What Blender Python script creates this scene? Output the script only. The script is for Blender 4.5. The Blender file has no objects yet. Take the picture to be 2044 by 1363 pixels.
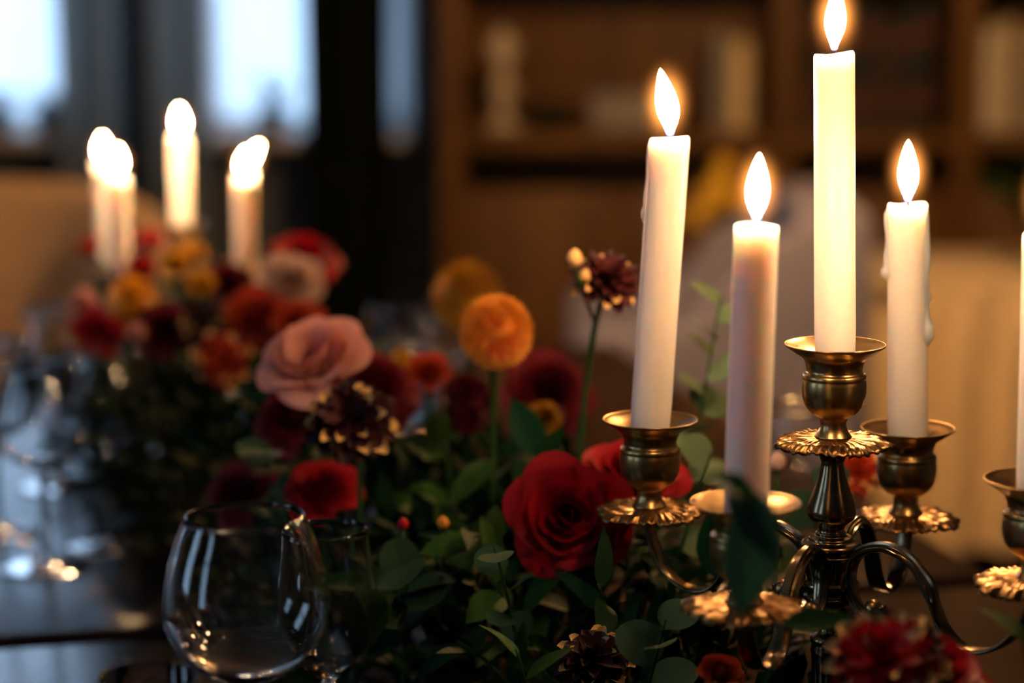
import bpy, bmesh, math, random
from mathutils import Vector, Matrix, Quaternion, noise
PI = math.pi
rnd = random.Random(7)

# ------------------------------------------------------------------ camera
scene = bpy.context.scene
COL = scene.collection
F_PX, CX, CY = 4826.0, 1022.0, 681.5
CAM_Z, PITCH = 1.25, math.radians(9.5)
cam_data = bpy.data.cameras.new('camera')
cam = bpy.data.objects.new('camera', cam_data); COL.objects.link(cam)
cam.location = (0, 0, CAM_Z)
cam.rotation_euler = (PI / 2 - PITCH, 0, 0)
cam_data.sensor_width = 36.0; cam_data.lens = 36.0 * F_PX / 2044.0
cam_data.clip_start = 0.02; cam_data.clip_end = 60
cam_data.dof.use_dof = True
cam_data.dof.focus_distance = 1.31
cam_data.dof.aperture_fstop = 3.3
cam_data.dof.aperture_blades = 0
scene.camera = cam

# ------------------------------------------------------------------ world / exposure
world = bpy.data.worlds.new('dusk_sky'); scene.world = world
world.use_nodes = True
bg = world.node_tree.nodes['Background']
bg.inputs[0].default_value = (0.50, 0.73, 1.0, 1)
bg.inputs[1].default_value = 1.1
scene.view_settings.view_transform = 'Standard'
scene.view_settings.look = 'None'
scene.view_settings.gamma = 1.0
scene.view_settings.use_curve_mapping = False
scene.view_settings.exposure = 1.75
scene.cycles.use_denoising = True
scene.cycles.max_bounces = 8
scene.cycles.diffuse_bounces = 4
scene.cycles.glossy_bounces = 4
scene.cycles.transmission_bounces = 8
scene.cycles.transparent_max_bounces = 12
scene.cycles.sample_clamp_indirect = 40.0
scene.cycles.caustics_reflective = False
scene.cycles.caustics_refractive = False
FLAME_POWER = 130.0

# where the photographed points lie: pixel + distance along the view axis -> room position
FWD = Vector((0, math.cos(PITCH), -math.sin(PITCH)))
UPV = Vector((0, math.sin(PITCH), math.cos(PITCH)))
RGT = Vector((1, 0, 0))
TABLE_Z = 0.75
def P(px, py, d):
    return Vector((0, 0, CAM_Z)) + d * (FWD + RGT * ((px - CX) / F_PX) - UPV * ((py - CY) / F_PX))
def PZ(px, py, z):
    r = FWD + RGT * ((px - CX) / F_PX) - UPV * ((py - CY) / F_PX)
    return Vector((0, 0, CAM_Z)) + r * ((z - CAM_Z) / r.z)

# daylight enters through the window openings (portals guide sampling of the sky)
def portal(name, loc, rot, sx, sy):
    l = bpy.data.lights.new(name, 'AREA'); l.shape = 'RECTANGLE'; l.size = sx; l.size_y = sy
    l.cycles.is_portal = True
    o = bpy.data.objects.new(name, l); COL.objects.link(o)
    o.location = loc; o.rotation_euler = rot

# ------------------------------------------------------------------ materials
def lin(h):
    h = h.lstrip('#'); c = [int(h[i:i + 2], 16) / 255 for i in (0, 2, 4)]
    return tuple(x / 12.92 if x <= 0.04045 else ((x + 0.055) / 1.055) ** 2.4 for x in c) + (1.0,)

MATS = {}
def mat(name, color, rough=0.5, metal=0.0, spec=0.5, var=0.0, noise_scale=None, noise_amt=0.25, bump=0.0, bump_scale=60.0,
        translucent=0.0, coat=0.0, sss=0.0, sss_r=(0.02, 0.012, 0.008), hue=0.0):
    m = bpy.data.materials.new(name); m.use_nodes = True
    nt = m.node_tree; N = nt.nodes; L = nt.links
    b = N['Principled BSDF']
    c = lin(color) if isinstance(color, str) else tuple(color) + (1.0,)
    b.inputs['Roughness'].default_value = rough
    b.inputs['Metallic'].default_value = metal
    b.inputs['Specular IOR Level'].default_value = spec
    b.inputs['Coat Weight'].default_value = coat
    b.inputs['Coat Roughness'].default_value = 0.05
    src = None
    rgb = N.new('ShaderNodeRGB'); rgb.outputs[0].default_value = c; src = rgb.outputs[0]
    tc = N.new('ShaderNodeTexCoord')
    if noise_scale:
        no = N.new('ShaderNodeTexNoise'); no.inputs['Scale'].default_value = noise_scale; no.inputs['Detail'].default_value = 4
        L.new(tc.outputs['Object'], no.inputs['Vector'])
        mr = N.new('ShaderNodeMapRange'); mr.inputs[1].default_value = 0.3; mr.inputs[2].default_value = 0.7
        mr.inputs[3].default_value = 1 - noise_amt; mr.inputs[4].default_value = 1 + noise_amt
        L.new(no.outputs['Fac'], mr.inputs[0])
        mx = N.new('ShaderNodeVectorMath'); mx.operation = 'SCALE'
        L.new(src, mx.inputs[0]); L.new(mr.outputs[0], mx.inputs['Scale']); src = mx.outputs[0]
    if var > 0 or hue > 0:
        oi = N.new('ShaderNodeObjectInfo')
        hs = N.new('ShaderNodeHueSaturation')
        m1 = N.new('ShaderNodeMapRange'); m1.inputs[3].default_value = 1 - var; m1.inputs[4].default_value = 1 + var
        m2 = N.new('ShaderNodeMapRange'); m2.inputs[3].default_value = 0.5 - hue; m2.inputs[4].default_value = 0.5 + hue
        L.new(oi.outputs['Random'], m1.inputs[0]); L.new(oi.outputs['Random'], m2.inputs[0])
        L.new(m1.outputs[0], hs.inputs['Value']); L.new(m2.outputs[0], hs.inputs['Hue'])
        L.new(src, hs.inputs['Color']); src = hs.outputs[0]
    L.new(src, b.inputs['Base Color'])
    if bump > 0:
        no = N.new('ShaderNodeTexNoise'); no.inputs['Scale'].default_value = bump_scale; no.inputs['Detail'].default_value = 3
        L.new(tc.outputs['Object'], no.inputs['Vector'])
        bp = N.new('ShaderNodeBump'); bp.inputs['Strength'].default_value = bump; bp.inputs['Distance'].default_value = 0.002
        L.new(no.outputs['Fac'], bp.inputs['Height']); L.new(bp.outputs[0], b.inputs['Normal'])
    if sss > 0:
        b.inputs['Subsurface Weight'].default_value = sss
        b.inputs['Subsurface Radius'].default_value = (1, sss_r[1] / sss_r[0], sss_r[2] / sss_r[0])
        b.inputs['Subsurface Scale'].default_value = sss_r[0]
    if translucent > 0:
        tr = N.new('ShaderNodeBsdfTranslucent'); L.new(src, tr.inputs[0])
        ms = N.new('ShaderNodeMixShader'); ms.inputs[0].default_value = translucent
        L.new(b.outputs[0], ms.inputs[1]); L.new(tr.outputs[0], ms.inputs[2])
        L.new(ms.outputs[0], N['Material Output'].inputs['Surface'])
    MATS[name] = m
    return m

def mat_glass(name, tint=(1, 1, 1), rough=0.0, ior=1.45):
    m = bpy.data.materials.new(name); m.use_nodes = True
    nt = m.node_tree; N = nt.nodes; L = nt.links
    N.remove(N['Principled BSDF'])
    g = N.new('ShaderNodeBsdfGlass'); g.inputs['Color'].default_value = tint + (1,)
    g.inputs['Roughness'].default_value = rough; g.inputs['IOR'].default_value = ior
    L.new(g.outputs[0], N['Material Output'].inputs['Surface'])
    MATS[name] = m; return m

def mat_pane(name):
    m = bpy.data.materials.new(name); m.use_nodes = True
    nt = m.node_tree; N = nt.nodes; L = nt.links
    N.remove(N['Principled BSDF'])
    t = N.new('ShaderNodeBsdfTransparent'); t.inputs[0].default_value = (0.95, 0.97, 1, 1)
    g = N.new('ShaderNodeBsdfGlossy'); g.inputs['Roughness'].default_value = 0.02
    ms = N.new('ShaderNodeMixShader'); ms.inputs[0].default_value = 0.06
    L.new(t.outputs[0], ms.inputs[1]); L.new(g.outputs[0], ms.inputs[2])
    L.new(ms.outputs[0], N['Material Output'].inputs['Surface'])
    MATS[name] = m; return m

def mat_sheer(name, color, trans=0.25, transl=0.6):
    m = bpy.data.materials.new(name); m.use_nodes = True
    nt = m.node_tree; N = nt.nodes; L = nt.links
    N.remove(N['Principled BSDF'])
    t = N.new('ShaderNodeBsdfTransparent')
    d = N.new('ShaderNodeBsdfDiffuse'); d.inputs[0].default_value = color + (1,)
    tl = N.new('ShaderNodeBsdfTranslucent'); tl.inputs[0].default_value = color + (1,)
    m1 = N.new('ShaderNodeMixShader'); m1.inputs[0].default_value = transl
    L.new(d.outputs[0], m1.inputs[1]); L.new(tl.outputs[0], m1.inputs[2])
    m2 = N.new('ShaderNodeMixShader'); m2.inputs[0].default_value = 1 - trans
    L.new(t.outputs[0], m2.inputs[1]); L.new(m1.outputs[0], m2.inputs[2])
    L.new(m2.outputs[0], N['Material Output'].inputs['Surface'])
    MATS[name] = m; return m

def mat_flame(name, power):
    m = bpy.data.materials.new(name); m.use_nodes = True
    nt = m.node_tree; N = nt.nodes; L = nt.links
    N.remove(N['Principled BSDF'])
    tc = N.new('ShaderNodeTexCoord'); sp = N.new('ShaderNodeSeparateXYZ')
    L.new(tc.outputs['Generated'], sp.inputs[0])
    cr = N.new('ShaderNodeValToRGB'); e = cr.color_ramp.elements
    e[0].position = 0.0; e[0].color = (0.10, 0.16, 0.9, 1)
    e[1].position = 1.0; e[1].color = (1, 0.42, 0.13, 1)
    for p_, c_ in ((0.10, (0.50, 0.48, 0.80, 1)), (0.22, (1, 0.62, 0.33, 1)), (0.55, (1, 0.60, 0.30, 1)), (0.85, (1, 0.54, 0.22, 1))):
        k = e.new(p_); k.color = c_
    st = N.new('ShaderNodeValToRGB'); s = st.color_ramp.elements
    s[0].position = 0.0; s[0].color = (0.012, 0.012, 0.012, 1); s[1].position = 0.30; s[1].color = (1, 1, 1, 1)
    k = s.new(0.12); k.color = (0.03, 0.03, 0.03, 1)
    L.new(sp.outputs[2], cr.inputs[0]); L.new(sp.outputs[2], st.inputs[0])
    mu = N.new('ShaderNodeMath'); mu.operation = 'MULTIPLY'; mu.inputs[1].default_value = power
    L.new(st.outputs[0], mu.inputs[0])
    em = N.new('ShaderNodeEmission'); L.new(cr.outputs[0], em.inputs[0]); L.new(mu.outputs[0], em.inputs[1])
    L.new(em.outputs[0], N['Material Output'].inputs['Surface'])
    MATS[name] = m; return m

def mat_halo(name, power):
    # added orange glow imitating lens bloom around a flame: emitting volume fading outwards
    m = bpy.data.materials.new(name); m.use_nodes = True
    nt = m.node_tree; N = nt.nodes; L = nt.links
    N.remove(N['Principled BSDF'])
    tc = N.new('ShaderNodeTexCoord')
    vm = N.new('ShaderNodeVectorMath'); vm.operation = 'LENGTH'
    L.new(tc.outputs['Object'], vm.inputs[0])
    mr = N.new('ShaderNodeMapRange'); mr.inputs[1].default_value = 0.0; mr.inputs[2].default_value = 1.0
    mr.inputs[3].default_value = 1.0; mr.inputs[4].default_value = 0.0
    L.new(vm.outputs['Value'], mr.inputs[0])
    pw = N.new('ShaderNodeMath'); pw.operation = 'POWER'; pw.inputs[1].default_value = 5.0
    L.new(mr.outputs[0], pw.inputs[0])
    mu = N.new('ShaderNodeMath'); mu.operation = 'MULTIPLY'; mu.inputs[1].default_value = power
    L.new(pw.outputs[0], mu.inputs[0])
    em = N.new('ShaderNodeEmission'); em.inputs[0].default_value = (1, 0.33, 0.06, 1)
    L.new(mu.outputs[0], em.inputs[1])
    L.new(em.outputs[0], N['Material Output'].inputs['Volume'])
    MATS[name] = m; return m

def mat_brass(name, c0=(0.30, 0.19, 0.075, 1), c1=(0.47, 0.295, 0.115, 1), r0=0.24, r1=0.36):
    m = bpy.data.materials.new(name); m.use_nodes = True
    nt = m.node_tree; N = nt.nodes; L = nt.links; b = N['Principled BSDF']
    tc = N.new('ShaderNodeTexCoord')
    no = N.new('ShaderNodeTexNoise'); no.inputs['Scale'].default_value = 28; no.inputs['Detail'].default_value = 5
    L.new(tc.outputs['Object'], no.inputs['Vector'])
    cr = N.new('ShaderNodeValToRGB'); e = cr.color_ramp.elements
    e[0].position = 0.28; e[0].color = c0
    e[1].position = 0.62; e[1].color = c1
    L.new(no.outputs['Fac'], cr.inputs[0]); L.new(cr.outputs[0], b.inputs['Base Color'])
    n2 = N.new('ShaderNodeTexNoise'); n2.inputs['Scale'].default_value = 220; n2.inputs['Detail'].default_value = 3
    L.new(tc.outputs['Object'], n2.inputs['Vector'])
    mr = N.new('ShaderNodeMapRange'); mr.inputs[3].default_value = r0; mr.inputs[4].default_value = r1
    L.new(n2.outputs['Fac'], mr.inputs[0]); L.new(mr.outputs[0], b.inputs['Roughness'])
    b.inputs['Metallic'].default_value = 1.0
    bp = N.new('ShaderNodeBump'); bp.inputs['Strength'].default_value = 0.06; bp.inputs['Distance'].default_value = 0.001
    L.new(n2.outputs['Fac'], bp.inputs['Height']); L.new(bp.outputs[0], b.inputs['Normal'])
    MATS[name] = m; return m

def mat_wood(name, c1, c2, rough, scale=6.0, stretch=(1, 1, 12), coat=0.0):
    m = bpy.data.materials.new(name); m.use_nodes = True
    nt = m.node_tree; N = nt.nodes; L = nt.links; b = N['Principled BSDF']; b.inputs['Specular IOR Level'].default_value = 0.4
    tc = N.new('ShaderNodeTexCoord'); mp = N.new('ShaderNodeMapping')
    mp.inputs['Scale'].default_value = tuple(1.0 / s if s > 1 else 1.0 for s in stretch)
    L.new(tc.outputs['Object'], mp.inputs[0])
    no = N.new('ShaderNodeTexNoise'); no.inputs['Scale'].default_value = scale * 4; no.inputs['Detail'].default_value = 5
    no.inputs['Distortion'].default_value = 0.6
    L.new(mp.outputs[0], no.inputs['Vector'])
    cr = N.new('ShaderNodeValToRGB'); e = cr.color_ramp.elements
    e[0].position = 0.32; e[0].color = lin(c1); e[1].position = 0.7; e[1].color = lin(c2)
    L.new(no.outputs['Fac'], cr.inputs[0]); L.new(cr.outputs[0], b.inputs['Base Color'])
    b.inputs['Roughness'].default_value = rough
    b.inputs['Coat Weight'].default_value = coat; b.inputs['Coat Roughness'].default_value = 0.08
    MATS[name] = m; return m

BRASS = mat_brass('antique_brass')
BRONZE = mat_brass('darkened_brass', (0.13, 0.10, 0.065, 1), (0.27, 0.19, 0.10, 1), 0.16, 0.26)
WAX = mat('ivory_wax', (0.92, 0.77, 0.68), rough=0.45, sss=1.0, sss_r=(0.030, 0.020, 0.014), spec=0.4)
WICK = mat('charred_wick', '#1a1410', rough=0.9)
FLAME = mat_flame('candle_flame', FLAME_POWER)
HALO = mat_halo('flame_halo', 290.0)
GLASS = mat_glass('clear_glass')
TABLE_M = mat_wood('dark_polished_wood', '#1c110c', '#2c1a12', 0.20, 5.0, (1, 12, 1), coat=0.0)
WALNUT = mat_wood('walnut_shelf', '#543811', '#6e4b18', 0.5, 5.0, (1, 1, 12))
DARKWOOD = mat_wood('dark_furniture_wood', '#2a1a10', '#3a2415', 0.4, 5.0, (1, 1, 12))
FLOOR_M = mat_wood('brown_floor_boards', '#3a2415', '#4a2e1b', 0.35, 3.0, (1, 14, 1))
WALL_M = mat('grey_blue_paint', '#525b66', rough=0.85, noise_scale=3.0, noise_amt=0.06)
CEIL_M = mat('white_ceiling_paint', '#d9d6cf', rough=0.9, noise_scale=2.0, noise_amt=0.04)
TRIM_M = mat('white_painted_trim', '#cfcfcc', rough=0.5, noise_scale=8.0, noise_amt=0.05)
PANE_M = mat_pane('window_glass')
SHEER_M = mat_sheer('sheer_white_voile', (0.92, 0.94, 0.97), 0.30, 0.62)
DRAPE_M = mat_sheer('slate_drape_fabric', (0.22, 0.27, 0.28), 0.0, 0.4)
VELVET_M = mat('dark_green_velvet', '#0a120e', rough=0.95, spec=0.15, noise_scale=20, noise_amt=0.2)
RED_M = mat('deep_red_petal', '#a8121f', rough=0.55, var=0.18, translucent=0.22, noise_scale=70, noise_amt=0.18, spec=0.25)
BURG_M = mat('burgundy_petal', '#6c1420', rough=0.6, var=0.2, translucent=0.18, noise_scale=70, noise_amt=0.2, spec=0.25)
PINK_M = mat('dusty_pink_petal', '#e8a596', rough=0.6, var=0.1, translucent=0.25, noise_scale=50, noise_amt=0.1, spec=0.25)
ORED_M = mat('orange_red_petal', '#b43a16', rough=0.6, var=0.15, translucent=0.2, spec=0.25)
YEL_M = mat('golden_yellow_petal', '#dfa41c', rough=0.6, var=0.12, translucent=0.2, spec=0.25)
OCHRE_M = mat('ochre_petal', '#b98421', rough=0.65, var=0.1, translucent=0.15, spec=0.25)
ORANGE_M = mat('apricot_orange_petal', '#eca43c', rough=0.6, noise_scale=30, noise_amt=0.2, translucent=0.18, spec=0.25)
MUM_M = mat('lemon_yellow_petal', '#f2d04a', rough=0.6, var=0.08, spec=0.25)
BLUSHO_M = mat('coral_orange_petal', '#d9703a', rough=0.6, translucent=0.18, spec=0.25)
CHOC_M = mat('chocolate_petal', '#351014', rough=0.6, var=0.25, spec=0.3)
MAROON_M = mat('maroon_petal', '#4a1816', rough=0.6, var=0.3, spec=0.3)
CREAM_M = mat('cream_tip', '#dcae6a', rough=0.6, var=0.1, spec=0.3)
BLUSH_M = mat('pale_blush_petal', '#d9b7a0', rough=0.6, var=0.1, translucent=0.2, spec=0.25)
STEM_M = mat('green_stem', '#28451f', rough=0.65, spec=0.12, var=0.15)
LEAF_M = mat('dark_green_leaf', '#0a3016', rough=0.65, spec=0.10, var=0.35, hue=0.03, noise_scale=40, noise_amt=0.15, translucent=0.12)
LEAF2_M = mat('olive_green_leaf', '#2c4a1c', rough=0.65, spec=0.10, var=0.3, hue=0.03, noise_scale=40, noise_amt=0.15, translucent=0.15)
EUC_M = mat('silver_green_eucalyptus', '#2c4a35', rough=0.7, spec=0.10, var=0.2, hue=0.02, noise_scale=30, noise_amt=0.1, translucent=0.12)
EUCL_M = mat('pale_sage_eucalyptus', '#667a58', rough=0.7, spec=0.1, var=0.2, noise_scale=30, noise_amt=0.1, translucent=0.12)
GREY_FAB = mat('grey_lavender_fabric', '#80839c', rough=0.9, spec=0.2, noise_scale=90, noise_amt=0.08, bump=0.2, bump_scale=400)
BEIGE_FAB = mat('beige_linen', '#b39a78', rough=0.9, spec=0.2, noise_scale=90, noise_amt=0.08, bump=0.2, bump_scale=400)
CLOTH_M = mat('ivory_tablecloth', '#d9c9a8', rough=0.85, spec=0.2, noise_scale=50, noise_amt=0.05)
PAPER_M = mat('book_paper', '#d8ccb0', rough=0.9)
CERAM_M = mat('pale_ceramic', '#cfc8b4', rough=0.35, noise_scale=12, noise_amt=0.08)
DGREEN_C = mat('dark_glazed_ceramic', '#1c2620', rough=0.3)

# ------------------------------------------------------------------ mesh helpers
def new_mesh(name, verts, faces, mats, smooth=True, mi=None):
    me = bpy.data.meshes.new(name)
    me.from_pydata([tuple(v) for v in verts], [], faces)
    for m in (mats if isinstance(mats, (list, tuple)) else [mats]): me.materials.append(m)
    if smooth: me.polygons.foreach_set('use_smooth', [True] * len(me.polygons))
    if mi: me.polygons.foreach_set('material_index', mi)
    me.update(); return me

def link(name, me, parent=None, loc=None, quat=None, scale=None, material=None):
    o = bpy.data.objects.new(name, me); COL.objects.link(o)
    if parent: o.parent = parent
    if loc is not None: o.location = loc
    if quat is not None: o.rotation_mode = 'QUATERNION'; o.rotation_quaternion = quat
    if scale is not None: o.scale = (scale,) * 3 if isinstance(scale, (int, float)) else scale
    if material is not None and o.data and o.data.materials and o.data.materials[0] != material:
        o.material_slots[0].link = 'OBJECT'; o.material_slots[0].material = material
    return o

def thing(name, label, cat, loc=(0, 0, 0), rotz=0.0, group=None):
    o = bpy.data.objects.new(name, None); COL.objects.link(o)
    o.empty_display_size = 0.05
    o.location = loc; o.rotation_euler = (0, 0, rotz)
    tag(o, label, cat, group); return o

def tag(o, label, cat, group=None):
    o['label'] = label; o['category'] = cat
    if group: o['group'] = group
    return o

def lathe(profile, n=40, radial=None, cap=True):
    """profile: list of (r, z); radial(theta, r, z) -> r multiplier"""
    V, Fc = [], []
    for (r, z) in profile:
        for k in range(n):
            t = 2 * PI * k / n
            rr = r * (radial(t, r, z) if radial else 1.0)
            V.append((rr * math.cos(t), rr * math.sin(t), z))
    for i in range(len(profile) - 1):
        for k in range(n):
            a, b = i * n + k, i * n + (k + 1) % n
            Fc.append((a, b, b + n, a + n))
    if cap:
        if profile[0][0] > 1e-6: Fc.append(tuple(range(n - 1, -1, -1)))
        if profile[-1][0] > 1e-6:
            s = (len(profile) - 1) * n; Fc.append(tuple(range(s, s + n)))
    return V, Fc

def smooth_profile(pts, per=4):
    return catmull([Vector((p[0], p[1], 0)) for p in pts], per, as2d=True)

def catmull(pts, per=6, as2d=False):
    out = []
    n = len(pts)
    for i in range(n - 1):
        p0 = pts[max(i - 1, 0)]; p1 = pts[i]; p2 = pts[i + 1]; p3 = pts[min(i + 2, n - 1)]
        for k in range(per):
            t = k / per
            out.append(0.5 * ((2 * p1) + (p2 - p0) * t + (2 * p0 - 5 * p1 + 4 * p2 - p3) * t * t + (3 * p1 - p0 - 3 * p2 + p3) * t ** 3))
    out.append(pts[-1].copy())
    if as2d: return [(max(p.x, 0.0), p.y) for p in out]
    return out

def tube(path, radii, n=8):
    V, Fc = [], []
    m = len(path)
    if isinstance(radii, (int, float)): radii = [radii] * m
    ref = Vector((0.31, 0.17, 0.93))
    for i, p in enumerate(path):
        t = (path[min(i + 1, m - 1)] - path[max(i - 1, 0)])
        if t.length < 1e-9: t = Vector((0, 0, 1))
        t.normalize()
        if abs(t.dot(ref)) > 0.97: ref = Vector((0.9, 0.1, 0.2))
        u = t.cross(ref).normalized(); w = t.cross(u)
        for k in range(n):
            a = 2 * PI * k / n
            V.append(p + radii[i] * (math.cos(a) * u + math.sin(a) * w))
    for i in range(m - 1):
        for k in range(n):
            a, b = i * n + k, i * n + (k + 1) % n
            Fc.append((a, b, b + n, a + n))
    Fc.append(tuple(range(n - 1, -1, -1))); Fc.append(tuple(range((m - 1) * n, m * n)))
    return V, Fc

def box_geo(c, s):
    x, y, z = c; a, b, h = s[0] / 2, s[1] / 2, s[2] / 2
    V = [(x + i * a, y + j * b, z + k * h) for i in (-1, 1) for j in (-1, 1) for k in (-1, 1)]
    Fc = [(0, 1, 3, 2), (4, 6, 7, 5), (0, 4, 5, 1), (2, 3, 7, 6), (0, 2, 6, 4), (1, 5, 7, 3)]
    return V, Fc

def boxes(name, specs, m, parent=None, bevel=0.0, seg=2):
    V, Fc = [], []
    for c, s in specs:
        v, f = box_geo(c, s); o = len(V)
        V += v; Fc += [tuple(i + o for i in q) for q in f]
    me = new_mesh(name, V, Fc, m, smooth=bevel > 0)
    if bevel > 0:
        bm = bmesh.new(); bm.from_mesh(me)
        bmesh.ops.bevel(bm, geom=list(bm.edges), offset=bevel, segments=seg, profile=0.6, affect='EDGES')
        bm.to_mesh(me); bm.free()
        me.polygons.foreach_set('use_smooth', [True] * len(me.polygons))
    return link(name, me, parent)

def struct(o): o['kind'] = 'structure'; return o

def grid_mesh(name, nu, nv, fn, m, thick=0.0):
    V = [fn(i / (nu - 1), j / (nv - 1)) for j in range(nv) for i in range(nu)]
    Fc = [(j * nu + i, j * nu + i + 1, (j + 1) * nu + i + 1, (j + 1) * nu + i) for j in range(nv - 1) for i in range(nu - 1)]
    me = new_mesh(name, V, Fc, m)
    if thick:
        bm = bmesh.new(); bm.from_mesh(me)
        bmesh.ops.solidify(bm, geom=list(bm.faces), thickness=thick)
        bm.to_mesh(me); bm.free()
        me.polygons.foreach_set('use_smooth', [True] * len(me.polygons))
    return me

def track(d, spin=0.0):
    """quaternion taking local +Z to d"""
    d = Vector(d).normalized()
    return Vector((0, 0, 1)).rotation_difference(d) @ Quaternion((0, 0, 1), spin)

# ------------------------------------------------------------------ the room
XL, XR, YF, YB, ZC = -2.3, 2.3, -1.8, 5.05, 2.6
WIN = [(-1.75, -0.845), (-0.67, -0.21)]           # openings in the back wall, x ranges
WZ0, WZ1 = 0.83, 2.25
T = 0.2
struct(boxes('floor', [(((XL + XR) / 2, (YF + YB) / 2, -0.05), (XR - XL + 2 * T, YB - YF + 2 * T, 0.1))], FLOOR_M))
struct(boxes('ceiling', [(((XL + XR) / 2, (YF + YB) / 2, ZC + 0.05), (XR - XL + 2 * T, YB - YF + 2 * T, 0.1))], CEIL_M))
xs = [XL - T, WIN[0][0], WIN[0][1], WIN[1][0], WIN[1][1], XR + T]
spec = []
for i in range(5):
    x0, x1 = xs[i], xs[i + 1]
    if i in (1, 3):
        spec += [(((x0 + x1) / 2, YB + T / 2, WZ0 / 2), (x1 - x0, T, WZ0)), (((x0 + x1) / 2, YB + T / 2, (WZ1 + ZC) / 2), (x1 - x0, T, ZC - WZ1))]
    else:
        spec.append((((x0 + x1) / 2, YB + T / 2, ZC / 2), (x1 - x0, T, ZC)))
struct(boxes('wall_back', spec, WALL_M))
LWIN = [(-0.55, 0.0), (0.85, 1.4)]                  # openings in the left wall, y ranges
ys = [YF - T, LWIN[0][0], LWIN[0][1], LWIN[1][0], LWIN[1][1], YB + T]
spec = []
for i in range(5):
    y0, y1 = ys[i], ys[i + 1]
    if i in (1, 3):
        spec += [((XL - T / 2, (y0 + y1) / 2, WZ0 / 2), (T, y1 - y0, WZ0)), ((XL - T / 2, (y0 + y1) / 2, (WZ1 + ZC) / 2), (T, y1 - y0, ZC - WZ1))]
    else:
        spec.append(((XL - T / 2, (y0 + y1) / 2, ZC / 2), (T, y1 - y0, ZC)))
struct(boxes('wall_left', spec, WALL_M))
struct(boxes('wall_right', [((XR + T / 2, (YF + YB) / 2, ZC / 2), (T, YB - YF + 2 * T, ZC))], WALL_M))
struct(boxes('wall_front', [(((XL + XR) / 2, YF - T / 2, ZC / 2), (XR - XL, T, ZC))], WALL_M))
struct(boxes('baseboard_back', [(((XL + XR) / 2, YB - 0.009, 0.06), (XR - XL, 0.018, 0.12))], TRIM_M, bevel=0.004))
struct(boxes('baseboard_right', [((XR - 0.009, (YF + YB) / 2, 0.06), (0.018, YB - YF - 0.05, 0.12))], TRIM_M, bevel=0.004))

def window_unit(n, along_x, a0, a1):
    """frame with a mullion and a transom, two panes each side, a sill"""
    mid = (a0 + a1) / 2; w = a1 - a0; h = WZ1 - WZ0; zc = (WZ0 + WZ1) / 2; fr = 0.045
    def c(a, z, depth=0.0):
        return (a, YB + 0.11 + depth, z) if along_x else (XL - 0.11 - depth, a, z)
    def s(da, dz, dd=0.05): return (da, dd, dz) if along_x else (dd, da, dz)
    root = boxes('window_%d' % n, [(c(a0 + fr / 2, zc), s(fr, h)), (c(a1 - fr / 2, zc), s(fr, h)), (c(mid, WZ0 + fr / 2), s(w, fr)), (c(mid, WZ1 - fr / 2), s(w, fr)),
                                 (c(mid, WZ0 + h * 0.62), s(w, 0.035))], TRIM_M)
    struct(root)
    for (z0, z1) in ((WZ0 + fr, WZ0 + h * 0.62 - 0.0175), (WZ0 + h * 0.62 + 0.0175, WZ1 - fr)):
        boxes('pane', [(c(mid, (z0 + z1) / 2), s(w - 2 * fr, z1 - z0, 0.004))], PANE_M, root)
    si = (mid, YB - 0.005, WZ0 + 0.012) if along_x else (XL + 0.005, mid, WZ0 + 0.012)
    boxes('sill', [(si, s(w, 0.024, 0.25))], TRIM_M, root, bevel=0.004)
for k, (a, b) in enumerate(WIN):
    window_unit(k + 1, True, a, b)
    portal('window_portal', ((a + b) / 2, YB + T + 0.01, (WZ0 + WZ1) / 2), (-PI / 2, 0, 0), b - a, WZ1 - WZ0)
for k, (a, b) in enumerate(LWIN):
    window_unit(k + 3, False, a, b)
    portal('window_portal', (XL - T - 0.01, (a + b) / 2, (WZ0 + WZ1) / 2), (0, -PI / 2, 0), WZ1 - WZ0, b - a)

def curtain(name, label, x0, x1, y, z0, z1, folds, amp, m, seed, group=None):
    r = random.Random(seed); ph = [r.uniform(0, 6.28) for _ in range(3)]
    loc = Vector(((x0 + x1) / 2, y, z0))
    root = thing(name, label, 'curtain', loc, group=group)
    def fn(u, v):
        x = x0 + (x1 - x0) * u
        fold = math.sin(u * folds * 2 * PI + ph[0]) + 0.35 * math.sin(u * folds * 4.6 * PI + ph[1]) + 0.4 * math.sin(u * folds * 1.3 * PI + ph[2])
        yy = y + amp * fold * (0.75 + 0.25 * v)
        return Vector((x + 0.008 * math.sin(v * 5 + u * 9), yy, z0 + (z1 - z0) * v)) - loc
    nu = max(24, int(folds * 14))
    link('cloth', grid_mesh(name, nu, 14, fn, m, 0.0), root)
    link('heading_tape', new_mesh('heading_tape', *box_geo((0, 0, z1 - z0 - 0.02), (x1 - x0, amp * 2.2, 0.04)), m, False), root)
    return root
rodv, rodf = tube([Vector((-2.1, YB - 0.18, 2.36)), Vector((-0.12, YB - 0.18, 2.36))], 0.013, 12)
rod = tag(link('curtain_rod', new_mesh('curtain_rod', rodv, rodf, DARKWOOD)), 'dark wooden rod holding the curtains above both windows', 'curtain rod')
for x in (-2.0, -0.757, -0.17):
    boxes('bracket', [((x, YB - 0.095, 2.36), (0.02, 0.19, 0.03))], DARKWOOD, rod, bevel=0.003)
curtain('sheer_curtain', 'white sheer curtain glowing in the window beside the beige chair', -1.74, -0.855, YB + 0.025, 0.87, 2.24, 9, 0.012, SHEER_M, 3)
curtain('sheer_curtain', 'white sheer curtain glowing in the window beside the dark velvet drape', -0.66, -0.22, YB + 0.025, 0.87, 2.24, 5, 0.012, SHEER_M, 5)
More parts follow.
